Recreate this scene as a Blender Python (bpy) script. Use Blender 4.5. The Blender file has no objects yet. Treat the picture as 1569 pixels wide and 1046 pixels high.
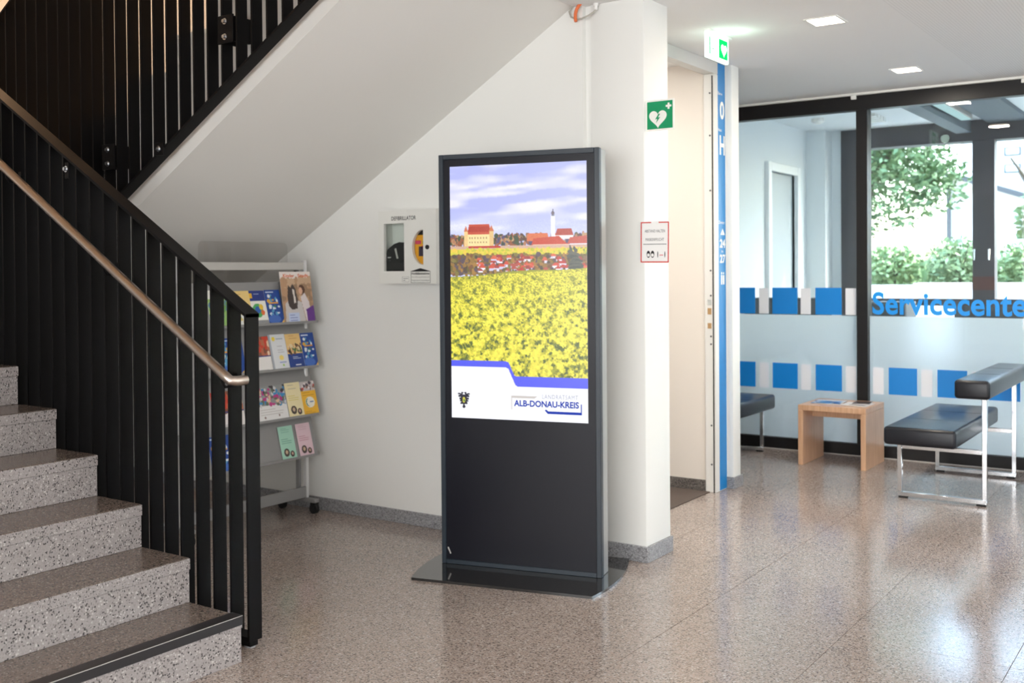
import bpy, bmesh, math, random
import numpy as np
from mathutils import Matrix, Vector

random.seed(7)
scene = bpy.context.scene
COL = scene.collection

# ------------------------------------------------------------------ camera
def cam_axes(yaw, pitch, roll):
    f = np.array([math.sin(yaw)*math.cos(pitch), math.cos(yaw)*math.cos(pitch), math.sin(pitch)])
    r = np.array([math.cos(yaw), -math.sin(yaw), 0.0]); u = np.cross(r, f)
    c, s = math.cos(roll), math.sin(roll)
    return c*r+s*u, -s*r+c*u, f
R_, U_, F_ = cam_axes(math.radians(-34.59), math.radians(-.7428), math.radians(-.4675))
camd = bpy.data.cameras.new('camera'); cam = bpy.data.objects.new('camera', camd); COL.objects.link(cam)
cam.matrix_world = Matrix(((R_[0], U_[0], -F_[0], 0), (R_[1], U_[1], -F_[1], 0), (R_[2], U_[2], -F_[2], 1.42), (0, 0, 0, 1)))
camd.sensor_width = 36; camd.lens = 1612.3/1569*36; camd.shift_y = -85.2/1569
camd.clip_start = .05; camd.clip_end = 300
camd.dof.use_dof = True; camd.dof.focus_distance = 4.6; camd.dof.aperture_fstop = 3.2
scene.camera = cam

# ------------------------------------------------------------------ world, sun, exposure
w = bpy.data.worlds.new('sky'); scene.world = w; w.use_nodes = True
wn = w.node_tree.nodes; wl = w.node_tree.links
sky = wn.new('ShaderNodeTexSky'); sky.sky_type = 'NISHITA'; sky.sun_disc = False
sky.sun_elevation = math.radians(48); sky.sun_rotation = math.radians(60); sky.air_density = 1.2; sky.dust_density = 3
wn['Background'].inputs['Strength'].default_value = 2.0
wl.new(sky.outputs[0], wn['Background'].inputs[0])
def light(name, kind, loc, energy, color=(1, 1, 1), target=None, size=None, size_y=None, radius=None):
    d = bpy.data.lights.new(name, kind); d.energy = energy; d.color = color
    if kind == 'AREA':
        d.shape = 'RECTANGLE' if size_y else 'SQUARE'; d.size = size
        if size_y: d.size_y = size_y
    if radius is not None: d.shadow_soft_size = radius
    o = bpy.data.objects.new(name, d); COL.objects.link(o); o.location = loc
    if target is not None:
        o.rotation_euler = (Vector(target)-Vector(loc)).to_track_quat('-Z', 'Y').to_euler()
    return o
s = light('sun', 'SUN', (0, 0, 20), 7, (1, .95, .86), target=(-9, -12.5, 4)); s.data.angle = .01
# area lights added as daylight fill; right frames are closed, rear wall is solid
light('daylight_fill_entrance', 'AREA', (4.7, 2.4, 1.45), 140, (.92, .965, 1), target=(0, 2.4, 1.3), size=8.0, size_y=2.3)
light('daylight_fill_rear', 'AREA', (.3, -4.7, 1.45), 335, (.97, .985, 1), target=(.3, 0, 1.35), size=7.0, size_y=2.3)
vs = scene.view_settings
vs.view_transform = 'Standard'; vs.look = 'None'; vs.gamma = 1; vs.use_curve_mapping = False; vs.exposure = 0.17

# ------------------------------------------------------------------ materials
def lin(c): return tuple(((x/255)/12.92 if x/255 <= .04045 else ((x/255+.055)/1.055)**2.4) for x in c)
MATS = {}
def mat(name, rgb, rough=.5, metal=0.0, spec=.5, bump=0, bscale=200, var=0, vscale=6, coat=0):
    if name in MATS: return MATS[name]
    m = bpy.data.materials.new(name); m.use_nodes = True; nt = m.node_tree; b = nt.nodes['Principled BSDF']
    c = (*lin(rgb), 1)
    b.inputs['Base Color'].default_value = c; b.inputs['Roughness'].default_value = rough
    b.inputs['Metallic'].default_value = metal; b.inputs['Specular IOR Level'].default_value = spec
    b.inputs['Coat Weight'].default_value = coat
    tc = nt.nodes.new('ShaderNodeTexCoord')
    if var:
        n = nt.nodes.new('ShaderNodeTexNoise'); n.inputs['Scale'].default_value = vscale; n.inputs['Detail'].default_value = 4
        nt.links.new(tc.outputs['Object'], n.inputs['Vector'])
        mx = nt.nodes.new('ShaderNodeMix'); mx.data_type = 'RGBA'
        mx.inputs[6].default_value = tuple(x*(1-var) for x in c[:3])+(1,); mx.inputs[7].default_value = tuple(min(1, x*(1+var)) for x in c[:3])+(1,)
        nt.links.new(n.outputs[0], mx.inputs[0]); nt.links.new(mx.outputs[2], b.inputs['Base Color'])
    if bump:
        n = nt.nodes.new('ShaderNodeTexNoise'); n.inputs['Scale'].default_value = bscale; n.inputs['Detail'].default_value = 3
        nt.links.new(tc.outputs['Object'], n.inputs['Vector'])
        bp = nt.nodes.new('ShaderNodeBump'); bp.inputs['Strength'].default_value = bump; bp.inputs['Distance'].default_value = .002
        nt.links.new(n.outputs[0], bp.inputs['Height']); nt.links.new(bp.outputs[0], b.inputs['Normal'])
    MATS[name] = m
    return m
def emit(name, rgb, strength=1.0):
    if name in MATS: return MATS[name]
    m = bpy.data.materials.new(name); m.use_nodes = True; nt = m.node_tree; nt.nodes.clear()
    e = nt.nodes.new('ShaderNodeEmission'); e.inputs[0].default_value = (*lin(rgb), 1); e.inputs[1].default_value = strength
    o = nt.nodes.new('ShaderNodeOutputMaterial'); nt.links.new(e.outputs[0], o.inputs[0]); MATS[name] = m
    return m
def terrazzo(name, base, dark, light_, chip, rough, scale=95, dens=.2, spec=.5, chipscale=70):
    m = bpy.data.materials.new(name); m.use_nodes = True; nt = m.node_tree; b = nt.nodes['Principled BSDF']; N = nt.nodes.new; L = nt.links.new
    g = N('ShaderNodeNewGeometry')
    v = N('ShaderNodeTexVoronoi'); v.inputs['Scale'].default_value = scale; L(g.outputs['Position'], v.inputs['Vector'])
    sep = N('ShaderNodeSeparateColor'); L(v.outputs['Color'], sep.inputs[0])
    r = N('ShaderNodeValToRGB'); r.color_ramp.interpolation = 'CONSTANT'; L(sep.outputs[0], r.inputs[0])
    cr = r.color_ramp; cr.elements[0].position = 0; cr.elements[0].color = (*lin(dark), 1)
    def add(p, c):
        e = cr.elements.new(p); e.color = (*lin(c), 1)
    add(dens*.45, tuple(int(x*.72) for x in base)); add(dens, base); add(1-dens*.9, chip); add(1-dens*.4, light_)
    cr.elements[-1].color = cr.elements[-1].color
    v2 = N('ShaderNodeTexVoronoi'); v2.inputs['Scale'].default_value = chipscale*2.6; L(g.outputs['Position'], v2.inputs['Vector'])
    sep2 = N('ShaderNodeSeparateColor'); L(v2.outputs['Color'], sep2.inputs[0])
    mp = N('ShaderNodeMapRange'); mp.inputs[3].default_value = .88; mp.inputs[4].default_value = 1.10; L(sep2.outputs[1], mp.inputs[0])
    nz = N('ShaderNodeTexNoise'); nz.inputs['Scale'].default_value = 1.4; nz.inputs['Detail'].default_value = 5; L(g.outputs['Position'], nz.inputs['Vector'])
    mp2 = N('ShaderNodeMapRange'); mp2.inputs[1].default_value = .3; mp2.inputs[2].default_value = .7; mp2.inputs[3].default_value = .93; mp2.inputs[4].default_value = 1.06; L(nz.outputs[0], mp2.inputs[0])
    mu = N('ShaderNodeMath'); mu.operation = 'MULTIPLY'; L(mp.outputs[0], mu.inputs[0]); L(mp2.outputs[0], mu.inputs[1])
    vm = N('ShaderNodeVectorMath'); vm.operation = 'SCALE'; L(r.outputs[0], vm.inputs[0]); L(mu.outputs[0], vm.inputs['Scale'])
    L(vm.outputs[0], b.inputs['Base Color'])
    mr = N('ShaderNodeMapRange'); mr.inputs[3].default_value = rough*.8; mr.inputs[4].default_value = rough*1.25; L(nz.outputs[0], mr.inputs[0]); L(mr.outputs[0], b.inputs['Roughness'])
    b.inputs['Specular IOR Level'].default_value = spec
    MATS[name] = m
    return m
def wood(name, a, c):
    m = bpy.data.materials.new(name); m.use_nodes = True; nt = m.node_tree; b = nt.nodes['Principled BSDF']; N = nt.nodes.new; L = nt.links.new
    tc = N('ShaderNodeTexCoord'); mp = N('ShaderNodeMapping'); mp.inputs['Scale'].default_value = (30, 30, 2.2); L(tc.outputs['Object'], mp.inputs[0])
    n = N('ShaderNodeTexNoise'); n.inputs['Scale'].default_value = 2.5; n.inputs['Detail'].default_value = 6; L(mp.outputs[0], n.inputs['Vector'])
    r = N('ShaderNodeValToRGB'); r.color_ramp.elements[0].position = .3; r.color_ramp.elements[1].position = .7
    r.color_ramp.elements[0].color = (*lin(a), 1); r.color_ramp.elements[1].color = (*lin(c), 1)
    L(n.outputs[0], r.inputs[0]); L(r.outputs[0], b.inputs['Base Color']); b.inputs['Roughness'].default_value = .32
    MATS[name] = m
    return m
def glass(name, tint=(.93, .97, .98), ior=1.5, gloss=1.0):
    m = bpy.data.materials.new(name); m.use_nodes = True; nt = m.node_tree; nt.nodes.clear(); N = nt.nodes.new; L = nt.links.new
    t = N('ShaderNodeBsdfTransparent'); t.inputs[0].default_value = (*tint, 1)
    g = N('ShaderNodeBsdfGlossy'); g.inputs['Roughness'].default_value = .01
    f = N('ShaderNodeFresnel'); f.inputs[0].default_value = ior
    ge = N('ShaderNodeNewGeometry'); fr = N('ShaderNodeMath'); fr.operation = 'MULTIPLY_ADD'; fr.inputs[1].default_value = -gloss; fr.inputs[2].default_value = gloss; L(ge.outputs['Backfacing'], fr.inputs[0])
    mu = N('ShaderNodeMath'); mu.operation = 'MULTIPLY'; L(fr.outputs[0], mu.inputs[1]); L(f.outputs[0], mu.inputs[0])   # only the face the light enters reflects
    x = N('ShaderNodeMixShader'); L(mu.outputs[0], x.inputs[0]); L(t.outputs[0], x.inputs[1]); L(g.outputs[0], x.inputs[2])
    o = N('ShaderNodeOutputMaterial'); L(x.outputs[0], o.inputs[0]); MATS[name] = m
    return m
def frosted(name, refr=.5, col=(.9, .95, .95), diff=.35, rough=.35, ior=1.22):
    m = bpy.data.materials.new(name); m.use_nodes = True; nt = m.node_tree; nt.nodes.clear(); N = nt.nodes.new; L = nt.links.new
    t = N('ShaderNodeBsdfRefraction'); t.inputs['Color'].default_value = (*col, 1); t.inputs['Roughness'].default_value = rough; t.inputs['IOR'].default_value = ior
    tl = N('ShaderNodeBsdfTranslucent'); tl.inputs[0].default_value = (*col, 1)
    d = N('ShaderNodeBsdfDiffuse'); d.inputs[0].default_value = (*col, 1)
    a = N('ShaderNodeMixShader'); a.inputs[0].default_value = diff; L(tl.outputs[0], a.inputs[1]); L(d.outputs[0], a.inputs[2])
    x = N('ShaderNodeMixShader'); x.inputs[0].default_value = refr; L(a.outputs[0], x.inputs[1]); L(t.outputs[0], x.inputs[2])
    o = N('ShaderNodeOutputMaterial'); L(x.outputs[0], o.inputs[0]); MATS[name] = m
    return m
def printed(name, emission=0.0, rough=.35):
    m = bpy.data.materials.new(name); m.use_nodes = True; nt = m.node_tree; b = nt.nodes['Principled BSDF']
    a = nt.nodes.new('ShaderNodeAttribute'); a.attribute_name = 'print'
    if emission:
        b.inputs['Base Color'].default_value = (.01, .01, .01, 1); b.inputs['Roughness'].default_value = .25
        nt.links.new(a.outputs['Color'], b.inputs['Emission Color']); b.inputs['Emission Strength'].default_value = emission
    else:
        nt.links.new(a.outputs['Color'], b.inputs['Base Color']); b.inputs['Roughness'].default_value = rough
    MATS[name] = m
    return m

M_wall = mat('wall_paint', (238, 238, 234), .75, bump=.08, bscale=160)
M_soffit = mat('soffit_paint', (231, 229, 224), .8, bump=.05, bscale=160)
M_beige = mat('beige_paint', (235, 226, 217), .6)
M_office = mat('office_paint', (226, 232, 234), .8)
M_black = mat('black_steel', (9, 8, 9), .5, spec=.16, bump=.04, bscale=500)
M_blackframe = mat('black_aluminium', (22, 20, 21), .4, spec=.35)
M_steel = mat('brushed_steel', (196, 184, 174), .28, metal=1, bump=.05, bscale=400)
M_bolt = mat('zinc_bolt', (205, 208, 212), .25, metal=1)
M_chrome = mat('chrome', (225, 228, 232), .12, metal=1)
M_floor = terrazzo('terrazzo_floor', (168, 154, 146), (102, 91, 86), (200, 191, 184), (176, 156, 145), .14, scale=210, dens=.2, spec=.7, chipscale=120)
M_tread = terrazzo('terrazzo_tread', (118, 106, 99), (76, 67, 63), (148, 138, 130), (126, 110, 101), .2, scale=200, dens=.18, chipscale=110)
M_riser = terrazzo('terrazzo_riser', (156, 149, 147), (60, 56, 56), (188, 182, 179), (146, 138, 135), .45, scale=190, dens=.14, chipscale=90)
M_base = terrazzo('granite_baseboard', (152, 152, 155), (124, 124, 126), (174, 174, 176), (144, 144, 146), .4, scale=200, dens=.25)
M_based = terrazzo('granite_dark', (104, 98, 94), (70, 66, 64), (130, 124, 120), (110, 104, 100), .4, scale=170, dens=.3)
M_joint = mat('joint_grout', (112, 101, 94), .7)
M_kframe = mat('kiosk_frame', (38, 48, 57), .35, spec=.5)
M_kpanel = mat('kiosk_panel', (18, 19, 28), .3, spec=.3)
M_kbody = mat('kiosk_side', (176, 176, 174), .35, metal=.6)
M_kplate = mat('kiosk_plate', (38, 38, 38), .07, spec=.7, coat=.5)
M_white = mat('white_plastic', (238, 238, 234), .4)
M_rackgrey = mat('rack_grey', (150, 149, 148), .4, metal=.3)
M_rackbar = mat('rack_bar', (196, 193, 188), .35, metal=.2)
M_green = mat('sign_green', (0, 152, 98), .4)
M_signwhite = mat('sign_white', (246, 246, 240), .4)
M_red = mat('print_red', (214, 62, 54), .45)
M_ink = mat('print_black', (32, 32, 34), .5)
M_greyink = mat('print_grey', (84, 84, 88), .5)
M_blue = mat('film_blue', (4, 136, 224), .4)
M_blue2 = mat('strip_blue', (2, 128, 200), .4)
M_letter = mat('letter_blue', (0, 150, 240), .4)
M_filmwhite = mat('film_white', (240, 243, 250), .5)
M_paper = mat('paper', (250, 249, 247), .55)
M_wood = wood('beech_veneer', (203, 158, 124), (220, 178, 144))
M_leather = mat('black_leather', (18, 20, 28), .3, spec=.4, bump=.12, bscale=350)
M_rubber = mat('rubber', (22, 22, 22), .7)
M_orange = mat('cable_orange', (226, 112, 58), .5)
M_cable = mat('cable_grey', (178, 174, 164), .5)
M_glass = glass('clear_glass', (.93, .97, .985))
M_glass2 = glass('window_glass', (.96, .985, .975), gloss=.5)
M_frost = frosted('frosted_film', .5, (.965, .975, .975), .42, rough=.5)
M_rpost = mat('rack_post', (222, 222, 222), .3, metal=.35)
M_acrylic = glass('acrylic_smoke', (.93, .925, .92), 1.45)
M_smoke = glass('rack_panel_acrylic', (.76, .75, .74), 1.5)
M_screen = printed('screen_picture', 1.0)
M_print = printed('paper_print')
M_lamp = emit('downlight_glow', (255, 236, 214), 9)
M_exitw = emit('exit_sign_white', (232, 255, 240), 2.2)
M_exitg = emit('exit_sign_green', (20, 240, 110), 1.3)
M_mat = mat('entrance_mat', (92, 80, 74), .95, bump=.5, bscale=900, var=.15, vscale=90)

# ceiling with fine perforation
M_ceil = mat('ceiling_paint', (240, 239, 238), .85)
def perforate(m):
    nt = m.node_tree; b = nt.nodes['Principled BSDF']; N = nt.nodes.new; L = nt.links.new
    g = N('ShaderNodeNewGeometry'); mp = N('ShaderNodeVectorMath'); mp.operation = 'SCALE'; mp.inputs['Scale'].default_value = 62; L(g.outputs['Position'], mp.inputs[0])
    fr = N('ShaderNodeVectorMath'); fr.operation = 'FRACTION'; L(mp.outputs[0], fr.inputs[0])
    sp = N('ShaderNodeSeparateXYZ'); L(fr.outputs[0], sp.inputs[0]); cb = N('ShaderNodeCombineXYZ'); L(sp.outputs[0], cb.inputs[0]); L(sp.outputs[1], cb.inputs[1])
    ds = N('ShaderNodeVectorMath'); ds.operation = 'DISTANCE'; ds.inputs[1].default_value = (.5, .5, 0); L(cb.outputs[0], ds.inputs[0])
    cp = N('ShaderNodeMath'); cp.operation = 'LESS_THAN'; cp.inputs[1].default_value = .24; L(ds.outputs['Value'], cp.inputs[0])
    pos = N('ShaderNodeSeparateXYZ'); L(g.outputs['Position'], pos.inputs[0])
    gt = N('ShaderNodeMath'); gt.operation = 'GREATER_THAN'; gt.inputs[1].default_value = -1.45; L(pos.outputs[0], gt.inputs[0])
    mu = N('ShaderNodeMath'); mu.operation = 'MULTIPLY'; L(cp.outputs[0], mu.inputs[0]); L(gt.outputs[0], mu.inputs[1])
    mx = N('ShaderNodeMix'); mx.data_type = 'RGBA'; mx.inputs[6].default_value = (*lin((240, 239, 238)), 1); mx.inputs[7].default_value = (*lin((224, 223, 222)), 1)
    L(mu.outputs[0], mx.inputs[0]); L(mx.outputs[2], b.inputs['Base Color'])
perforate(M_ceil)

# ------------------------------------------------------------------ mesh helpers (everything in world coordinates)
WM = {}
class MB:
    def __init__(s): s.v = []; s.f = []
    def add(s, verts, faces):
        n = len(s.v); s.v += [Vector(p) for p in verts]; s.f += [tuple(i+n for i in f) for f in faces]; return s
    def box(s, x, y, z, bevel=0, seg=1):
        if bevel:
            bm = bmesh.new(); bmesh.ops.create_cube(bm, size=1)
            for v in bm.verts:
                v.co = Vector((x[0] if v.co.x < 0 else x[1], y[0] if v.co.y < 0 else y[1], z[0] if v.co.z < 0 else z[1]))
            bmesh.ops.bevel(bm, geom=bm.edges[:], offset=bevel, segments=seg, profile=.5, affect='EDGES')
            bm.verts.index_update(); s.add([v.co.copy() for v in bm.verts], [[v.index for v in f.verts] for f in bm.faces]); bm.free(); return s
        a = [(i, j, k) for k in z for j in y for i in x]
        return s.add(a, [(0, 2, 3, 1), (4, 5, 7, 6), (0, 1, 5, 4), (2, 6, 7, 3), (0, 4, 6, 2), (1, 3, 7, 5)])
    def prism(s, pts, d):        # polygon pts (3d) extruded along vector d
        n = len(pts); p = [Vector(q) for q in pts]; d = Vector(d)
        return s.add(p+[q+d for q in p], [tuple(range(n))[::-1], tuple(range(n, 2*n))]+[(i, (i+1) % n, (i+1) % n+n, i+n) for i in range(n)])
    def tube(s, pts, r, n=12, cap=True):
        pts = [Vector(p) for p in pts]; rs = r if isinstance(r, (list, tuple)) else [r]*len(pts); b = len(s.v); prev = None
        for i, p in enumerate(pts):
            t = (pts[min(i+1, len(pts)-1)]-pts[max(i-1, 0)]).normalized()
            a = prev if prev is not None else (Vector((0, 0, 1)) if abs(t.z) < .9 else Vector((1, 0, 0)))
            u = (a-t*a.dot(t)).normalized(); w_ = t.cross(u); prev = u
            s.v += [p+(u*math.cos(k*2*math.pi/n)+w_*math.sin(k*2*math.pi/n))*rs[i] for k in range(n)]
        for i in range(len(pts)-1):
            for k in range(n):
                s.f.append((b+i*n+k, b+i*n+(k+1) % n, b+(i+1)*n+(k+1) % n, b+(i+1)*n+k))
        if cap:
            s.f.append(tuple(b+k for k in range(n))[::-1]); s.f.append(tuple(b+(len(pts)-1)*n+k for k in range(n)))
        return s
    def xf(s, M): s.v = [M @ v for v in s.v]; return s
def put(o, label=None, cat=None, group=None, kind=None):
    if label: o['label'] = label
    if cat: o['category'] = cat
    if group: o['group'] = group
    if kind: o['kind'] = kind
    return o
def link(o, parent, M):          # M: wanted world matrix
    COL.objects.link(o)
    if parent is not None:
        o.parent = parent; o.matrix_basis = WM[parent].inverted() @ M
    else: o.matrix_basis = M
    WM[o] = M
    return o
def obj(name, mb, material, parent=None, smooth=False, label=None, cat=None, group=None, kind=None, rot=None):
    R = rot.to_4x4() if rot is not None else Matrix.Identity(4)
    Ri = R.inverted(); vs_ = [Ri @ v for v in mb.v]
    lo = Vector([min(v[i] for v in vs_) for i in range(3)]); hi = Vector([max(v[i] for v in vs_) for i in range(3)])
    c = Vector(((lo.x+hi.x)/2, (lo.y+hi.y)/2, lo.z))
    me = bpy.data.meshes.new(name); me.from_pydata([v-c for v in vs_], [], mb.f); me.update()
    bm = bmesh.new(); bm.from_mesh(me); bmesh.ops.recalc_face_normals(bm, faces=bm.faces[:]); bm.to_mesh(me); bm.free()
    me.materials.append(material)
    if smooth:
        me.shade_smooth()
        me.set_sharp_from_angle(angle=math.radians(40))
    o = bpy.data.objects.new(name, me); link(o, parent, R @ Matrix.Translation(c))
    return put(o, label, cat, group, kind)
def again(src, parent, delta, name=None):      # a copy of one part, moved by delta, sharing its mesh
    o = bpy.data.objects.new(name or src.name.split('.')[0], src.data)
    return link(o, parent, Matrix.Translation(Vector(delta)) @ WM[src])
def thing(name, loc, label=None, cat=None, group=None, kind=None, rotz=0):
    o = bpy.data.objects.new(name, None); o.empty_display_size = .1
    link(o, None, Matrix.Translation(Vector(loc)) @ Matrix.Rotation(rotz, 4, 'Z'))
    return put(o, label, cat, group, kind)
def box(name, x, y, z, material, parent=None, bevel=0, seg=1, M=None, **k):
    mb = MB().box(x, y, z, bevel, seg)
    if M is not None: mb.xf(M)
    return obj(name, mb, material, parent, smooth=bevel > 0, **k)
def basis(o, ux, uy):            # matrix with local x,y along ux,uy at o
    ux = Vector(ux).normalized(); uy = Vector(uy).normalized(); uz = ux.cross(uy)
    return Matrix(((ux.x, uy.x, uz.x, o[0]), (ux.y, uy.y, uz.y, o[1]), (ux.z, uy.z, uz.z, o[2]), (0, 0, 0, 1)))
def text(name, body, M, width, height, material, parent, bold=0.0, depth=.0006, space=1.0, **k):
    """flat lettering fitted into width x height, lower left corner at the origin of M (width None: natural)"""
    cu = bpy.data.curves.new('lettering', 'FONT'); cu.body = body; cu.size = 1; cu.offset = bold; cu.space_character = space; cu.resolution_u = 4
    t = bpy.data.objects.new('lettering', cu); me = bpy.data.meshes.new_from_object(t)
    v = [Vector(p.co) for p in me.vertices]; f = [tuple(p.vertices) for p in me.polygons]
    bpy.data.objects.remove(t); bpy.data.curves.remove(cu); bpy.data.meshes.remove(me)
    x0 = min(p.x for p in v); x1 = max(p.x for p in v); y0 = min(p.y for p in v); y1 = max(p.y for p in v)
    sy = height/(y1-y0); sx = width/(x1-x0) if width else sy
    mb = MB(); mb.v = [M @ Vector(((p.x-x0)*sx, (p.y-y0)*sy, depth)) for p in v]; mb.f = f
    return flat(name, mb, material, parent, **k)
def flat(name, mb, material, parent=None, **k):    # obj() without touching normals
    lo = Vector([min(v[i] for v in mb.v) for i in range(3)]); hi = Vector([max(v[i] for v in mb.v) for i in range(3)])
    c = Vector(((lo.x+hi.x)/2, (lo.y+hi.y)/2, lo.z))
    me = bpy.data.meshes.new(name); me.from_pydata([v-c for v in mb.v], [], mb.f); me.materials.append(material)
    o = bpy.data.objects.new(name, me); link(o, parent, Matrix.Translation(c))
    return put(o, **k)
def plate(name, M, pts, d, material, parent, **k):  # polygon in local xy of M, thickness d along local z
    return obj(name, MB().prism([(p[0], p[1], 0) for p in pts], (0, 0, d)).xf(M), material, parent, **k)
def rect(x0, y0, x1, y1): return [(x0, y0), (x1, y0), (x1, y1), (x0, y1)]
def ell(cx, cy, rx, ry, n=24, a0=0, a1=2*math.pi): 
    full = abs(a1-a0-2*math.pi) < 1e-6
    return [(cx+rx*math.cos(a0+(a1-a0)*i/(n if full else n-1)), cy+ry*math.sin(a0+(a1-a0)*i/(n if full else n-1))) for i in range(n)]

# ---- painting of flat print (screen picture, covers) into a vertex grid
class Canvas:
    def __init__(s, w_, h_, c=(255, 255, 255)): s.w, s.h = w_, h_; s.a = np.ones((h_, w_, 3))*np.array(c, float); s.Y, s.X = np.mgrid[0:h_, 0:w_]; s.X = (s.X+.5)/w_; s.Y = (s.Y+.5)/h_
    def rect(s, x0, y0, x1, y1, c): s.a[(s.X >= x0) & (s.X < x1) & (s.Y >= y0) & (s.Y < y1)] = c; return s
    def ell(s, cx, cy, rx, ry, c): s.a[((s.X-cx)/rx)**2+((s.Y-cy)/ry)**2 < 1] = c; return s
    def poly(s, pts, c):
        m = np.zeros(s.X.shape, bool); n = len(pts)
        for i in range(n):
            (x1, y1), (x2, y2) = pts[i], pts[(i+1) % n]
            if y1 == y2: continue
            m ^= ((y1 > s.Y) != (y2 > s.Y)) & (s.X < (x2-x1)*(s.Y-y1)/(y2-y1)+x1)
        s.a[m] = c; return s
    def lines(s, x0, x1, y0, y1, n, c, seed=1):
        r = random.Random(seed)
        for i in range(n):
            y = y0+(y1-y0)*i/max(1, n-1); s.rect(x0, y, x0+(x1-x0)*r.uniform(.55, 1), y+.012, c)
        return s
    def speck(s, x0, y0, x1, y1, n, cols, sz, seed=1):
        r = random.Random(seed)
        for i in range(n): s.ell(r.uniform(x0, x1), r.uniform(y0, y1), sz*r.uniform(.5, 1.4), sz*r.uniform(.5, 1.4)*s.w/s.h, r.choice(cols))
        return s
def print_grid(mb_mesh, cv):
    c = cv.a/255; l = np.where(c <= .04045, c/12.92, ((c+.055)/1.055)**2.4)
    return np.concatenate([l, np.ones((*l.shape[:2], 1))], 2)
def printed_sheet(name, cv, M, width, height, thick, material, parent, **k):
    """thin sheet, its front face a grid of vertices carrying the printed picture; local x right, y up, z front"""
    h_, w_ = cv.h, cv.w
    xs = np.linspace(0, width, w_); ys = np.linspace(height, 0, h_)
    gx, gy = np.meshgrid(xs, ys); P = np.stack([gx.ravel(), gy.ravel(), np.full(gx.size, thick)], 1)
    back = np.array([(0, 0, 0), (width, 0, 0), (width, height, 0), (0, height, 0), (0, 0, thick), (width, 0, thick), (width, height, thick), (0, height, thick)], float)
    P = np.concatenate([P, back]); Mn = np.array(M); P = P @ Mn[:3, :3].T+Mn[:3, 3]
    i = np.arange((h_-1)*(w_-1)); r_, c_ = i//(w_-1), i % (w_-1); a = r_*w_+c_
    F = np.stack([a, a+w_, a+w_+1, a+1], 1); b = h_*w_
    F = np.concatenate([F, b+np.array([(0, 3, 2, 1), (0, 1, 5, 4), (1, 2, 6, 5), (2, 3, 7, 6), (3, 0, 4, 7)])])
    lo, hi = P.min(0), P.max(0); c = Vector(((lo[0]+hi[0])/2, (lo[1]+hi[1])/2, lo[2]))
    me = bpy.data.meshes.new(name); nv = len(P); nf = len(F)
    me.vertices.add(nv); me.vertices.foreach_set('co', (P-np.array(c)).astype(np.float32).ravel())
    me.loops.add(nf*4); me.loops.foreach_set('vertex_index', F.astype(np.int32).ravel())
    me.polygons.add(nf); me.polygons.foreach_set('loop_start', np.arange(0, nf*4, 4, dtype=np.int32))
    me.update(calc_edges=True); me.validate()
    at = me.attributes.new('print', 'FLOAT_COLOR', 'POINT')
    col = print_grid(None, cv).reshape(-1, 4); col = np.concatenate([col, np.tile([.8, .8, .8, 1], (8, 1))])
    at.data.foreach_set('color', col.astype(np.float32).ravel())
    me.materials.append(material)
    o = bpy.data.objects.new(name, me); link(o, parent, Matrix.Translation(c))
    return put(o, **k)
# ================================================================== THE SETTING
CE = 2.75                                   # ceiling height
# floor: joint bed + slab outside the tiled field, tiles as pieces of their own
TX, TY, TP = -.665, 4.66, .5955             # a joint crossing and the tile pitch
fx0, fx1 = TX-10*TP, TX+4*TP; fy0, fy1 = TY-6*TP, TY+5*TP
fb = MB().box((-7.3, 5), (-5, 8.06), (-.2, -.02))
fb.box((-7.3, fx0-.002), (-5, 8.06), (-.02, 0)).box((fx1+.002, 5), (-5, 8.06), (-.02, 0)).box((fx0-.002, fx1+.002), (-5, fy0-.002), (-.02, 0)).box((fx0-.002, fx1+.002), (fy1+.002, 8.06), (-.02, 0))
floor = obj('floor', fb, M_floor, kind='structure')
bed = box('joint_bed', (fx0, fx1), (fy0, fy1), (-.02, -.0025), M_joint, floor)
t0 = None
for i in range(14):
    for j in range(11):
        x, y = fx0+i*TP, fy0+j*TP
        if t0 is None: t0 = box('floor_tile', (x+.0012, x+TP-.0012), (y+.0012, y+TP-.0012), (-.0025, 0), M_floor, floor)
        else: again(t0, floor, (i*TP, j*TP, 0), 'floor_tile')
# rear wall behind the stairs, full height of the stairwell
wall_back = obj('wall_back', MB().box((-7.3, -2.70), (4.555, 4.83), (0, 5.8)), M_wall, kind='structure')
box('baseboard_back', (-7.0, -2.70), (4.541, 4.555), (0, .075), M_base, bevel=.002, kind='structure')
pil = MB().box((-2.665, -2.37), (4.575, 4.84), (0, CE+.02), .006, 2).box((-2.71, -2.66), (4.588, 4.83), (0, CE+.02))
pillar = obj('wall_pillar', pil, M_wall, smooth=True, kind='structure')
pb = MB().box((-2.70, -2.358), (4.561, 4.575), (0, .078), .002); obj('baseboard_pillar_front', pb, M_base, smooth=True, kind='structure')
box('baseboard_pillar_side', (-2.37, -2.356), (4.5755, 4.84), (0, .078), M_base, bevel=.002, kind='structure')
# wall plane with the door opening, second column
DX = -2.745
wd = MB().box((-2.90, DX), (4.84, 4.95), (0, CE+.02)).box((-2.90, DX), (6.31, 6.56), (0, CE+.02))
obj('wall_door', wd, M_wall, kind='structure')
box('wall_column', (DX-.02, -2.70), (6.44, 6.56), (0, CE+.02), M_wall, bevel=.005, seg=2, kind='structure')
cb_ = MB().box((DX-.01, -2.688), (6.428, 6.44), (0, .075), .002).box((-2.70, -2.688), (6.44, 6.572), (0, .075), .002)
obj('baseboard_column', cb_, M_base, smooth=True, kind='structure')
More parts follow.
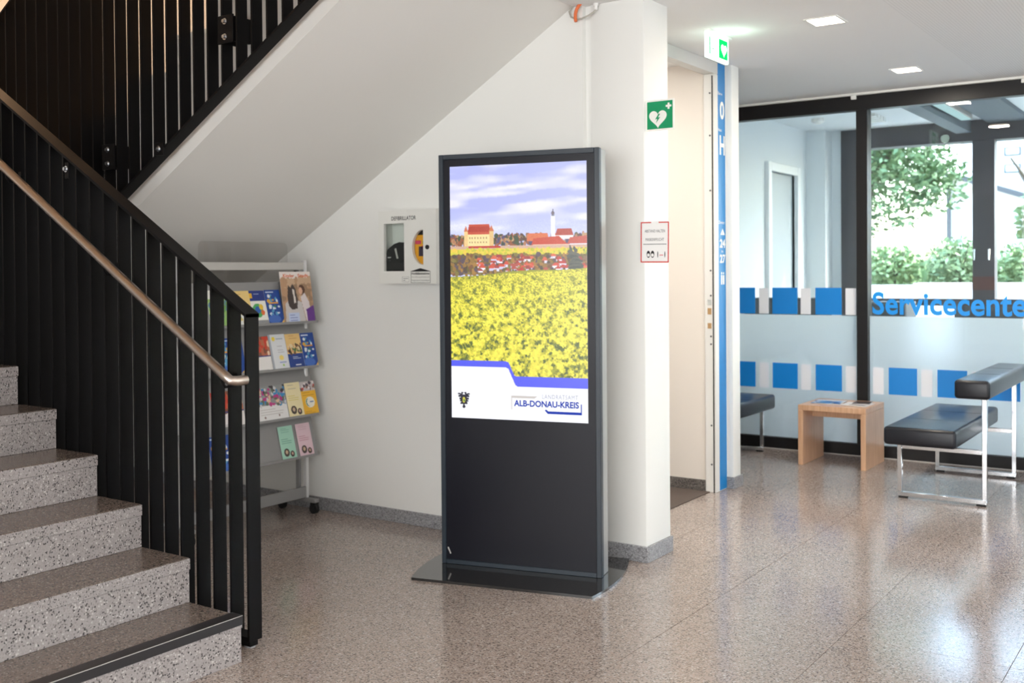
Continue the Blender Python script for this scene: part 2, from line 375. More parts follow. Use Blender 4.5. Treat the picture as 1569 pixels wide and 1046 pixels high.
# door frame
d1 = thing('door_1', (DX, 5.6, 0), kind='structure')
M_dframe = mat('door_frame_paint', (214, 212, 208), .4)
M_djamb = mat('door_jamb_paint', (232, 230, 226), .4)
box('door_lintel', (-2.815, DX+.006), (4.95, 6.31), (2.672, CE), M_dframe, d1, bevel=.003)
jb = box('door_jamb', (-2.812, DX+.006), (6.25, 6.31), (0, 2.672), M_djamb, d1, bevel=.003)
box('door_jamb', (-2.812, DX+.006), (4.95, 5.01), (0, 2.672), M_djamb, d1, bevel=.003)
box('door_seal', (-2.755, -2.748), (6.247, 6.2505), (0, 2.66), M_rubber, jb)
M_brass = mat('strike_brass', (198, 160, 116), .35, metal=.7)
for z0, z1, mm in ((1.20, 1.235, M_bolt), (1.14, 1.18, M_brass), (1.05, 1.085, M_brass)):
    box('strike_plate', (-2.79, -2.765), (6.2475, 6.2505), (z0, z1), mm, jb)
for z in (2.55, 2.28, 1.93, 1.42, 1.26, 1.0, .95, .43, .18):
    obj('screw', MB().tube([(-2.768, 6.2505, z), (-2.768, 6.247, z)], .006, 8), M_greyink, jb)
# passage behind the door
box('wall_passage', (-7.3, -2.812), (6.262, 6.4), (0, CE+.02), M_beige, kind='structure')
box('baseboard_passage', (-7.0, -2.8125), (6.25, 6.262), (0, .075), M_based, bevel=.002, kind='structure')
box('wall_passage_end', (-7.3, -7.2), (4.83, 6.262), (0, CE+.02), M_beige, kind='structure')
box('entrance_mat', (-6.9, -2.78), (4.9, 6.245), (0.0005, .006), M_mat, label='brown ribbed floor mat lying inside the doorway beside the pillar', cat='mat')
light('passage_lamp', 'AREA', (-4.0, 5.5, 2.7), 24, (1, .95, .90), target=(-4.0, 5.5, 0), size=1.2)
# ceiling of the hall (stairwell left open), upper storey above the stairwell
ce = MB().box((-2.745, 5), (-5, 8.06), (CE, CE+.3)).box((-7.3, -2.745), (4.83, 8.06), (CE, CE+.3)).box((-7.3, -2.745), (-5, .80), (CE, CE+.3))
ceiling = obj('ceiling', ce, M_ceil, kind='structure')
box('ceiling_stairwell', (-7.4, -2.4), (.7, 4.83), (5.6, 5.8), M_wall, kind='structure')
wl_ = MB().box((-7.4, -7.3), (-5, 8.06), (0, 5.8)); obj('wall_left', wl_, M_wall, kind='structure')
box('wall_stairwell_right', (-2.7, -2.55), (.7, 4.55), (CE+.3, 5.8), M_wall, kind='structure')
box('wall_stairwell_front', (-7.3, -2.7), (.7, .8), (CE+.3, 5.8), M_wall, kind='structure')
light('stairwell_lamp', 'AREA', (-6.6, 3.9, 4.9), 55, (1, .60, .34), target=(-4.9, 4.5, 2.6), size=1.0)
# unseen walls behind the camera: rear solid, right with frames over a closed recess
wr = MB().box((5, 5.2), (-5, 8.2), (0, .25)).box((5, 5.2), (-5, 8.2), (2.62, CE+.3)).box((5, 5.2), (-5, -1.7), (.25, 2.62)).box((5, 5.2), (6.5, 8.2), (.25, 2.62)).box((5.15, 5.2), (-1.7, 6.5), (.25, 2.62))
obj('wall_right', wr, M_wall, kind='structure')
wb = MB().box((-7.4, 5.2), (-5.2, -5), (0, CE+.3)); obj('wall_rear', wb, M_wall, kind='structure')
win3 = thing('window_3', (4.98, 2.4, .25), kind='structure')
for y in (-1.7, .33, 2.37, 4.4, 6.43): box('mullion', (4.9, 4.98), (y, y+.07), (.25, 2.62), M_blackframe, win3)
for z in (.25, 2.55): box('frame_rail', (4.9, 4.98), (-1.7, 6.5), (z, z+.07), M_blackframe, win3)

# ------------------------------------------------------------------ lower flight of stairs
RI, TR, NX = .1705, .29, -3.005             # riser, tread, first nosing
SY0, SY1 = .90, 2.592
stairs = thing('staircase', (-4.3, 1.75, 0), kind='structure')
t_ = r_ = None
for n in range(10):
    x = NX-n*TR; z = RI*(n+1)
    if n == 0:
        box('riser', (x-.03, x), (SY0, SY1), (0, z-.045), M_riser, stairs, bevel=.0015)
        t_ = box('tread', (x-TR-.03, x+.001), (SY0, SY1+.001), (z-.045, z), M_tread, stairs, bevel=.003)
    else:
        if n == 1: r_ = box('riser', (x-.03, x), (SY0, SY1), (RI, z-.045), M_riser, stairs, bevel=.0015)
        else: again(r_, stairs, (-(n-1)*TR, 0, (n-1)*RI), 'riser')
        again(t_, stairs, (-n*TR, 0, n*RI), 'tread')
# front edge of each tread slab carries the lighter sawn face
e_ = box('tread_edge', (NX, NX+.0035), (SY0, SY1+.001), (RI-.044, RI-.003), M_riser, stairs)
for n in range(1, 10): again(e_, stairs, (-n*TR, 0, n*RI), 'tread_edge')
# wedge of masonry under the steps
core = [(NX-.03, SY0+.01, 0)]
for n in range(10): core += [(NX-.03-n*TR, SY0+.01, RI*(n+1)-.046), (NX-.03-(n+1)*TR, SY0+.01, RI*(n+1)-.046)]
core += [(NX-.03-10*TR, SY0+.01, 1.35), (NX-.75, SY0+.01, 0)]
obj('stair_core', MB().prism(core, (0, SY1-SY0-.02, 0)), M_riser, stairs)
M_strip = mat('nosing_strip', (40, 38, 40), .45)
ns = MB().box((NX-.052, NX+.006), (SY0, SY1+.002), (RI, RI+.003)).box((NX+.0035, NX+.0065), (SY0, SY1+.002), (RI-.032, RI+.003))
obj('nosing_strip', ns, M_strip, stairs, label='black anti-slip nosing strip')
box('nosing_line', (NX+.0065, NX+.0075), (SY0, SY1), (RI+.0005, RI+.0028), M_rackbar, stairs)
# landing
box('landing', (-7.3, NX-10*TR-.03), (SY0, 4.555), (1.45, 1.705), M_tread, stairs)

# ------------------------------------------------------------------ upper flight (soffit seen from below)
SL = .5855
def soff(x): return 1.498+SL*(x+4.9)
UY0, UY1 = 3.225, 4.556
prof = [(-5.66, 1.45), (-2.745, soff(-2.745)), (-2.70, 3.05)]
n = 0; xs = -4.49; zs = 2.39
steps = []
k = 4
while k > -5:
    xr = xs+k*TR; zt = zs+k*RI*.98
    if xr < -2.76: steps += [(xr+TR, zt), (xr, zt), (xr, zt-RI*.98)]
    k -= 1
prof2 = [(-5.62, soff(-5.62)), (-2.745, soff(-2.745)), (-2.745, 3.05)]+[p for p in steps if p[0] < -2.75 and p[0] > -5.65]
prof2 += [(-5.66, 1.70), (-5.66, soff(-5.62))]
upper = obj('staircase_upper_flight', MB().prism([(x, UY0, z) for x, z in prof2], (0, UY1-UY0, 0)), M_soffit, kind='structure')

# ------------------------------------------------------------------ railings
def quad_bar(x0, x1, y0, y1, zlo, zhi, sl, z_at=None):
    """flat bar standing upright, its ends cut along the slope sl"""
    a = [(x0, zlo), (x1, zlo+sl*(x1-x0)), (x1, zhi+sl*(x1-x0)), (x0, zhi)]
    return MB().prism([(x, y0, z) for x, z in a], (0, y1-y0, 0))
LS = -.588
rail = thing('stair_railing', (-3.08, 2.72, .03), 'black flat-bar steel railing with steel handrail beside the terrazzo steps', 'railing')
RY0, RY1 = 2.692, 2.752
PX = -3.085
ztop = lambda x: 1.262+LS*(x+3.06)
post = box('end_post', (PX, PX+.011), (RY0-.002, RY1+.002), (.028, ztop(PX)-.004), M_black, rail, bevel=.001)
# top rail: flat bar laid on the slope
def slope_bar(x0, x1, zf, y0, y1, th):
    return MB().prism([(x0, y0, zf(x0)), (x1, y0, zf(x1)), (x1, y0, zf(x1)-th), (x0, y0, zf(x0)-th)], (0, y1-y0, 0))
obj('top_rail', slope_bar(-6.0, PX+.011, ztop, RY0-.004, RY1+.004, .013), M_black, rail)
zbot = lambda x: max(.045, -.24+LS*(x-PX))
kx = PX+.285/LS
obj('bottom_rail', MB().prism([(x, RY0, z) for x, z in ((-5.9, zbot(-5.9)), (kx, .045), (PX, .045), (PX, .033), (kx, .033), (-5.9, zbot(-5.9)-.012))], (0, RY1-RY0, 0)), M_black, rail)
b0 = None
for i in range(1, 30):
    bx = PX-.0975*i
    if bx > kx: obj('baluster', MB().prism([(x, RY0, z) for x, z in ((bx, .04), (bx+.011, .04), (bx+.011, ztop(bx+.011)-.012), (bx, ztop(bx)-.012))], (0, RY1-RY0, 0)), M_black, rail)
    elif b0 is None: b0 = obj('baluster', quad_bar(bx, bx+.011, RY0, RY1, zbot(bx)-.012, ztop(bx)-.012, LS), M_black, rail); i0 = i
    else: again(b0, rail, (-.0975*(i-i0), 0, -LS*.0975*(i-i0)), 'baluster')
# foot of the post
box('post_foot', (PX-.1, PX+.004), (2.70, 2.74), (.006, .03), M_black, rail, bevel=.002)
obj('levelling_foot', MB().tube([(PX-.02, 2.72, 0), (PX-.02, 2.72, .008)], .022, 14), M_base, rail)
# handrail tube
hz = lambda x: 1.027+LS*(x+3.093)
pts = [(-6.0, 2.625, hz(-6.0)), (-3.16, 2.625, hz(-3.16)), (-3.112, 2.625, hz(-3.112)), (-3.093, 2.630, 1.024), (-3.083, 2.648, 1.022), (-3.080, 2.672, 1.022), (-3.080, 2.692, 1.022)]
hr = obj('handrail', MB().tube(pts, .019, 14), M_steel, rail, smooth=True, label='round brushed steel handrail')
for x in (-3.135, -3.86, -4.58, -5.3):
    z = hz(x)
    br = MB().tube([(x, 2.692, z-.03), (x, 2.665, z-.055), (x, 2.64, z-.055), (x, 2.626, z-.035), (x, 2.625, z-.016)], .0055, 8)
    br.box((x-.012, x+.012), (2.688, 2.693), (z-.055, z-.005))
    obj('handrail_bracket', br, M_black, hr, smooth=True)
def bolt(x, y, z, parent):
    m = MB().tube([(x, y, z), (x, y-.004, z)], .014, 14).tube([(x, y-.004, z), (x, y-.014, z)], .0085, 6)
    return obj('bolt', m, M_bolt, parent, smooth=True)
pl = box('joint_plate', (-4.225, -4.195), (2.686, 2.693), (1.845, 1.915), M_black, rail, bevel=.001)
bolt(-4.211, 2.686, 1.886, pl)

up = thing('stair_railing', (-4.5, 3.15, 1.7), 'black flat-bar screen railing fixed to the side of the sloping white stair soffit', 'railing')
VY0, VY1 = 3.128, 3.186
us = lambda x: soff(x)+.055
obj('bottom_rail', slope_bar(-5.75, -2.5, lambda x: us(x)+.012, VY0-.003, VY1+.003, .012), M_black, up)
ux0 = -4.402+.0105
ub = obj('baluster', quad_bar(ux0-.0965*15, ux0-.0965*15+.011, VY0, VY1, us(ux0-.0965*15)+.010, us(ux0-.0965*15)+1.625, SL), M_black, up)
for i in range(1, 34): again(ub, up, (.0965*i, 0, SL*.0965*i), 'baluster')
obj('top_rail', slope_bar(-5.85, -2.6, lambda x: us(x)+1.635, VY0-.004, VY1+.004, .013), M_black, up)
for (x, z, nb) in ((-3.678, 2.502, 2), (-4.541, 1.999, 2), (-4.148, 2.009, 1), (-2.815, 3.005, 2)):
    if nb == 2:
        p_ = box('fixing_plate', (x-.05, x+.05), (3.120, 3.128), (z-.062, z+.062), M_black, up, bevel=.001)
        bolt(x, 3.120, z+.034, p_); bolt(x, 3.120, z-.034, p_)
        for s_ in (-.04, .04): box('fixing_lug', (x+s_-.006, x+s_+.006), (3.128, UY0), (z-.055, z+.055), M_black, p_)
    else:
        p_ = box('fixing_plate', (x-.03, x+.03), (3.120, 3.128), (z-.03, z+.03), M_black, up, bevel=.001); bolt(x, 3.120, z, p_)

# ------------------------------------------------------------------ glazed wall (hall side)
FY = 8.06
win1 = thing('window_1', (-2.3, FY, 0), kind='structure')
hd = box('head_rail', (-5.2, 5), (FY, FY+.09), (2.625, CE-.012), M_blackframe, win1, bevel=.002)
box('sill_rail', (-5.2, 5), (FY, FY+.09), (.006, .092), M_blackframe, win1, bevel=.002)
box('sill_joint', (-5.2, 5), (FY-.004, FY+.08), (0, .006), M_rackbar, win1)
box('ceiling_track', (-5.2, 5), (FY-.03, FY+.08), (CE-.016, CE), M_signwhite, win1)
for x in (-4.10, -2.378, -.62, 1.14, 2.9): box('mullion', (x, x+.082), (FY-.012, FY+.1), (.092, 2.625), M_blackframe, win1, bevel=.002)
for x in (-2.415, -1.238): box('track_clip', (x, x+.04), (FY-.016, FY), (2.706, 2.738), M_signwhite, hd, bevel=.002)
def glass_pane(x0, x1):
    return box('glass_pane', (x0, x1), (FY+.035, FY+.045), (.092, 2.625), M_glass, win1)
P1 = glass_pane(-4.018, -2.378); P2 = glass_pane(-2.296, -.62); P3 = glass_pane(-.538, 1.14); P4 = glass_pane(1.222, 2.9)
for P_, x0, x1 in ((P1, -4.018, -2.378), (P2, -2.296, -.62), (P3, -.538, 1.14), (P4, 1.222, 2.9)):
    box('frosted_film', (x0, x1), (FY+.0455, FY+.0465), (.092, 1.066), M_frost, P_)
fy = (FY+.032, FY+.034)
for P_, xs0 in ((P1, -3.405), (P1, -3.057), (P1, -2.709), (P2, -2.154), (P2, -1.807), (P2, -1.459)):
    box('blue_film_square', (xs0, xs0+.204), fy, (.481, .682), M_blue, P_)
    if P_ is P1: box('blue_film_square', (xs0, xs0+.204), fy, (1.072, 1.280), M_blue, P_)
for P_, xs0 in ((P1, -3.518), (P1, -3.168), (P1, -2.826), (P1, -2.475), (P2, -2.271), (P2, -1.922), (P2, -1.573)):
    box('white_film_strip', (xs0, xs0+.08), fy, (.478, .680), M_filmwhite, P_)
    if P_ is P1: box('white_film_strip', (xs0, xs0+.08), fy, (1.072, 1.276), M_filmwhite, P_)
M_ = basis((-2.272, FY+.030, 1.078), (1, 0, 0), (0, 0, 1))
text('lettering', 'Servicecenter', M_, 1.150, .172, M_letter, P2, bold=.026, space=1.03, depth=.0)

# ------------------------------------------------------------------ office behind the glass
OF = mat('office_floor', (120, 118, 118), .35)
OC = 2.86; OY = 11.0; OX = -3.70
box('floor_office', (-3.9, 6), (8.15, OY+.2), (-.2, 0), OF, kind='structure')
oc = box('ceiling_office', (-3.9, 6), (8.15, OY+.2), (OC, OC+.2), M_office, kind='structure')
box('wall_facade_top', (-7.3, 6), (8.06, 8.15), (CE, 3.1), M_wall, kind='structure')
wo = MB().box((OX-.15, OX), (8.15, 9.70), (0, OC)).box((OX-.15, OX), (10.42, OY+.2), (0, OC)).box((OX-.15, OX), (9.70, 10.42), (2.37, OC)).box((-7.3, OX-.15), (8.15, 8.3), (0, OC))
obj('wall_office_left', wo, M_office, kind='structure')
box('wall_office_right', (6, 6.15), (8.1, OY+.2), (0, OC+.2), M_office, kind='structure')
box('wall_office_column', (OX, -3.50), (10.78, OY+.1), (0, OC), M_office, kind='structure')
d2 = thing('door_2', (OX, 10.06, 0), kind='structure')
M_of = mat('office_door_frame', (240, 242, 242), .35)
for y0, y1 in ((9.615, 9.70), (10.42, 10.505)): box('door_jamb', (OX-.03, OX+.04), (y0, y1), (0, 2.455), M_of, d2, bevel=.004)
box('door_lintel', (OX-.03, OX+.04), (9.70, 10.42), (2.37, 2.455), M_of, d2, bevel=.004)
lf = box('door_leaf', (OX-.06, OX-.02), (9.70, 10.42), (.005, 2.37), mat('office_door_leaf', (178, 186, 190), .5), d2, bevel=.002)
obj('door_handle', MB().tube([(OX-.02, 9.79, 1.05), (OX+.03, 9.79, 1.05), (OX+.03, 9.92, 1.05)], .01, 10), M_chrome, lf, smooth=True)
# far window wall
M_darkwin = mat('dark_window_frame', (74, 72, 76), .5)
win2 = thing('window_2', (-1.9, OY, .5), kind='structure')
box('wall_office_window', (-3.70, 6), (OY, OY+.2), (0, .5), M_office, kind='structure')
box('window_head', (-3.40, 6), (OY-.02, OY+.2), (2.66, OC), M_darkwin, win2)
box('wall_office_corner', (OX, -3.40), (OY, OY+.2), (.5, OC), M_office, kind='structure')
box('window_side', (-3.40, -3.16), (OY-.02, OY+.2), (.5, 2.66), M_darkwin, win2)
MUL = (-2.125, .05, 2.2, 4.4)
for x in MUL:
    m_ = box('window_mullion', (x, x+.20), (OY-.02, OY+.12), (.5, 2.66), M_darkwin, win2, bevel=.004)
    box('mullion_panel', (x, x+.20), (OY-.026, OY-.02), (1.21, 1.34), mat('mullion_brown', (92, 60, 56), .5), m_)
    for s_ in (.025, .155):
        h = MB().tube([(x+s_, OY-.02, 1.595), (x+s_, OY-.06, 1.595)], .013, 10).tube([(x+s_, OY-.06, 1.605), (x+s_, OY-.065, 1.5)], [.013, .009], 8)
        obj('window_handle', h, M_bolt, m_, smooth=True)
xs_ = [-3.16]+[x for x in MUL]+[6]
for i in range(len(xs_)-1):
    a = xs_[i]+(.20 if i else 0); b = xs_[i+1]
    box('window_transom', (a, b), (OY, OY+.1), (1.052, 1.122), M_darkwin, win2)
    box('window_sill', (a, b), (OY-.02, OY+.12), (.5, .56), M_darkwin, win2)
    box('glass_pane', (a, b), (OY+.05, OY+.058), (1.122, 2.66), M_glass2, win2)
    box('glass_pane', (a, b), (OY+.05, OY+.058), (.56, 1.052), M_glass2, win2)
# ceiling beams and linear luminaire
M_beam = mat('ceiling_beam', (96, 106, 114), .6)
bm1 = box('beam_panel', (-2.27, -2.13), (8.6, 10.98), (OC-.12, OC), M_beam, oc)
bm2 = box('beam_panel', (-1.98, -1.62), (8.6, 10.98), (OC-.04, OC), M_beam, oc)
ll = thing('linear_lamp', (-2.06, 9.75, OC-.1), 'pale linear ceiling lamp running between the two dark office ceiling beams', 'lamp')
box('lamp_housing', (-2.10, -2.00), (9.1, 10.35), (OC-.07, OC-.0005), M_rackbar, ll, bevel=.004)
box('lamp_diffuser', (-2.09, -2.01), (9.12, 10.33), (OC-.08, OC-.07), emit('linear_lamp_glow', (205, 240, 240), .75), ll)
def disc(x, y, z, r, h): return MB().tube([(x, y, z), (x, y, z-h*.6), (x, y, z-h)], [r, r*.95, r*.6], 20)
obj('smoke_detector', disc(-3.3, 9.95, OC, .06, .05), M_white, smooth=True, label='round white smoke detector on the office ceiling above the white-framed door', cat='detector')
cv_ = thing('ceiling_vent', (-2.82, 10.1, OC-.05), 'white slatted vent on the office ceiling close to the black mullion', 'vent')
for i in range(4): box('vent_slat', (-2.9, -2.75), (9.9+i*.1, 9.97+i*.1), (OC-.03-.004*i, OC-.0005), M_white, cv_)
# office furniture: low cabinets and a desk, seen above and through the frosted film
M_cab = mat('office_cabinet', (84, 88, 92), .5)
M_desk = mat('office_desk', (214, 216, 216), .4)
def cabinet(x0, x1, y0, y1, h, label):
    c = thing('office_cabinet', ((x0+x1)/2, (y0+y1)/2, 0), label, 'cabinet', 'low cabinets in the office')
    b = box('cabinet_body', (x0, x1), (y0, y1), (0, h), M_cab, c, bevel=.004)
    n = max(1, round((x1-x0)/.45)); w_ = (x1-x0)/n
    for i in range(n):
        d_ = box('cabinet_door', (x0+i*w_+.004, x0+(i+1)*w_-.004), (y0-.018, y0-.0005), (.06, h-.02), M_cab, c, bevel=.002)
        box('handle', (x0+i*w_+w_*.82, x0+i*w_+w_*.86), (y0-.035, y0-.018), (h*.6, h*.75), M_chrome, d_)
cabinet(-3.66, -2.98, 9.0, 9.35, 1.17, 'grey low office cabinet below the white-framed door, behind the film squares')
cabinet(-2.80, -2.38, 9.5, 9.85, 1.13, 'grey low office cabinet behind the black mullion of the glazed wall')
dk = thing('office_desk', (-1.1, 9.9, 0), 'pale office desk with dark screen panel behind the blue lettering', 'desk')
box('desk_top', (-2.0, -.2), (9.6, 10.3), (.72, .75), M_desk, dk, bevel=.003)
for x in (-1.97, -.28): box('desk_side', (x, x+.05), (9.63, 10.27), (0, .72), M_desk, dk)
box('desk_screen', (-2.0, -.2), (9.585, 9.6), (.4, 1.10), M_cab, dk)
light('office_lamp', 'AREA', (0.5, 9.6, 2.8), 14, (.92, .97, 1), target=(0.5, 9.6, 0), size=1.4)

# ------------------------------------------------------------------ outdoors
M_grass = mat('grass_blades', (122, 148, 100), .7, var=.3, vscale=3)
M_leaf = mat('tree_leaves', (98, 126, 88), .6, var=.4, vscale=2.5)
M_leaf2 = mat('shrub_leaves', (126, 150, 108), .6, var=.3, vscale=4)
M_bark = mat('bark', (92, 84, 76), .9, bump=.5, bscale=30)
M_plaster = mat('house_plaster', (240, 238, 232), .9)
M_roof = mat('roof_metal', (84, 86, 90), .6)
box('ground_outside', (-30, 40), (OY+.2, 60), (-.4, -.05), mat('paving_outside', (190, 186, 178), .9), kind='structure')
pw = MB().box((-6, -3.1), (13, 13.3), (-.05, 1.225)).box((-3.1, 12), (12.7, 13.0), (-.05, 1.255)); obj('planter_wall', pw, mat('concrete_white', (216, 220, 226), .8), label='low white concrete planter wall outside the far office window', cat='wall')
box('planter_soil', (-6, 12), (13.3, 20), (-.05, 1.15), mat('soil', (96, 88, 66), 1), kind='structure')
def leaves(n, centre, rad, size, seed, flat_=1.0, shell=.35):
    r = random.Random(seed); m = MB()
    for i in range(n):
        d = Vector((r.gauss(0, 1), r.gauss(0, 1), r.gauss(0, 1))).normalized()*(r.uniform(shell, 1)**.6)
        p = Vector(centre)+Vector((d.x*rad[0], d.y*rad[1], d.z*rad[2]))
        a = Vector((r.gauss(0, 1), r.gauss(0, 1), r.gauss(0, .5))).normalized(); b = a.cross(Vector((r.gauss(0, 1), r.gauss(0, 1), r.gauss(0, 1)))).normalized()
        s_ = size*r.uniform(.6, 1.4); m.add([p-a*s_, p+b*s_*.5, p+a*s_, p-b*s_*.5], [(0, 1, 2, 3)])
    return m
def tree(x, y, z0, h, rad, seed, label, lm, nl=5200, size=.055, lean=.2):
    t = thing('tree', (x, y, z0), label, 'tree')
    trunk = MB().tube([(x, y, z0), (x+.05, y, z0+h*.35), (x+lean, y, z0+h*.7), (x+lean*1.2, y, z0+h)], [.12, .1, .07, .03], 10)
    for a, l in ((.6, .8), (2.4, .7), (4.2, .9), (5.3, .6)):
        zz = z0+h*(.45+.08*a/2); trunk.tube([(x+.08, y, zz), (x+.1+math.cos(a)*l*.5, y+math.sin(a)*l*.5, zz+.4), (x+.1+math.cos(a)*l, y+math.sin(a)*l, zz+.8)], [.05, .035, .015], 7)
    obj('trunk', trunk, M_bark, t, smooth=True)
    c = leaves(nl, (x+lean, y, z0+h*.62), rad, size, seed, shell=.05)
    for k_ in range(5):
        a = k_*1.26+seed; c2 = leaves(nl//5, (x+lean+math.cos(a)*rad[0]*.7, y+math.sin(a)*rad[1]*.7, z0+h*(.45+.12*(k_ % 3))), (rad[0]*.55, rad[1]*.55, rad[2]*.4), size, seed*9+k_, shell=.0); c.add(c2.v, c2.f)
    put(obj('crown', c, lm, t), kind='stuff')
def shrub(x, y, z0, rx, h, seed, lm, label):
    t = thing('shrub', (x, y, z0), label, 'shrub')
    st = MB(); r = random.Random(seed)
    for k_ in range(6): st.tube([(x, y, z0), (x+r.uniform(-.6, .6)*rx, y+r.uniform(-.3, .3), z0+h*.8)], [.015, .006], 5)
    obj('stems', st, M_bark, t)
    put(obj('foliage', leaves(1500, (x, y, z0+h*.45), (rx, .45, h*.5), .04, seed, shell=.1), lm, t), kind='stuff')
tree(-4.75, 16.4, 1.15, 3.6, (1.15, 1.1, 1.5), 3, 'leafy green tree with leaning trunk outside the office window near the black mullion', M_leaf)
tree(-6.6, 19.0, 1.15, 4.6, (1.6, 1.5, 1.6), 8, 'taller leafy tree standing further back behind the leaning tree', M_leaf)
tree(-2.55, 18.6, 1.15, 1.9, (.42, .4, .5), 5, 'small slender sapling in front of the white house', M_leaf2, nl=420, size=.07, lean=.05)
for i, (x, y, rx, h) in enumerate(((-5.3, 14.1, .38, .5), (-4.5, 14.1, .38, .55), (-3.7, 14.1, .38, .62), (-2.9, 14.1, .38, .72), (-2.1, 14.1, .38, .66), (-1.3, 14.1, .38, .6), (-.5, 14.1, .38, .7))):
    shrub(x, y, 1.15, rx, h, 20+i, M_leaf2 if i % 2 else M_grass, 'bushy green shrub growing behind the low white planter wall')
for o in [o for o in COL.objects if o.name.startswith('shrub')]: o['group'] = 'shrubs behind the planter wall'
gr = MB(); r = random.Random(4)
for i in range(5000):
    x, y = r.uniform(-6, 3), r.uniform(14.9, 16.1); h = r.uniform(.2, .62); a = r.uniform(0, 6.28); w_ = .012
    gr.add([(x-w_*math.cos(a), y-w_*math.sin(a), 1.15), (x+w_*math.cos(a), y+w_*math.sin(a), 1.15), (x+r.uniform(-.1, .1), y+r.uniform(-.1, .1), 1.15+h)], [(0, 1, 2)])
obj('grass', gr, M_grass, label='tall green grass growing along the planter wall', cat='grass', kind='stuff')
hs = thing('house', (-1.0, 25, -.05), 'bright white house with a low sloping roof beyond the trees', 'building')
hx0 = -5.15
def hroof(x): return 3.4-.36*(x-hx0)
obj('house_wall', MB().prism([(hx0, 24, -.05), (-.6, 24, -.05), (-.6, 24, hroof(-.6)), (hx0, 24, hroof(hx0))], (0, 6, 0)), M_plaster, hs)
obj('roof', MB().prism([(hx0-.3, 23.6, hroof(hx0-.3)), (-.4, 23.6, hroof(-.4)), (-.4, 23.6, hroof(-.4)+.12), (hx0-.3, 23.6, hroof(hx0-.3)+.12)], (0, 6.8, 0)), M_roof, hs)
obj('drainpipe', MB().tube([(hx0+.05, 23.92, -.05), (hx0+.05, 23.92, hroof(hx0))], .05, 10), M_roof, hs, smooth=True)
tw = obj('tall_wing', MB().box((-6.2, 8), (30.5, 36), (-.05, 9.0)), M_plaster, hs)
for z in (3.7, 4.15):
    wf = box('window', (-5.1, -4.7), (30.44, 30.5), (z+.25, z+.47), M_roof, hs); box('pane', (-5.06, -4.74), (30.43, 30.44), (z+.28, z+.44), M_office, wf)
# ================================================================== INFORMATION KIOSK
KA = math.radians(13.863)
KM = Matrix.Translation(Vector((-2.7905, 4.0905, 0))) @ Matrix.Rotation(KA, 4, 'Z')    # local x along the front, y to the back
ki = thing('display_kiosk', (-2.7905, 4.0905, 0), 'tall dark free-standing display kiosk with a lit landscape screen on a black base plate', 'kiosk', rotz=KA)
KR = Matrix.Rotation(KA, 3, 'Z')
arc = [(.478-.42*(y-.05)**2, y) for y in [-.27+.64*i/16 for i in range(17)]]
outline = arc+[(-x, y) for x, y in reversed(arc)]
obj('base_plate', MB().prism([(x, y, 0) for x, y in outline], (0, 0, .012)).xf(KM), M_kplate, ki, rot=KR)
KW, KH = .4025, 1.988
obj('body', MB().box((-KW+.003, KW-.003), (.036, .122), (.012, KH-.002), .003).xf(KM), M_kbody, ki, smooth=True, rot=KR)
fr = MB()
fr.box((-KW, -KW+.024), (0, .036), (.012, KH), .002).box((KW-.024, KW), (0, .036), (.012, KH), .002).box((-KW+.024, KW-.024), (0, .036), (KH-.024, KH), .002).box((-KW+.024, KW-.024), (0, .036), (.012, .034), .002)
obj('front_frame', fr.xf(KM), M_kframe, ki, smooth=True, rot=KR)
pan = obj('front_panel', MB().box((-KW+.024, KW-.024), (.006, .034), (.034, KH-.024)).xf(KM), M_kpanel, ki, rot=KR)

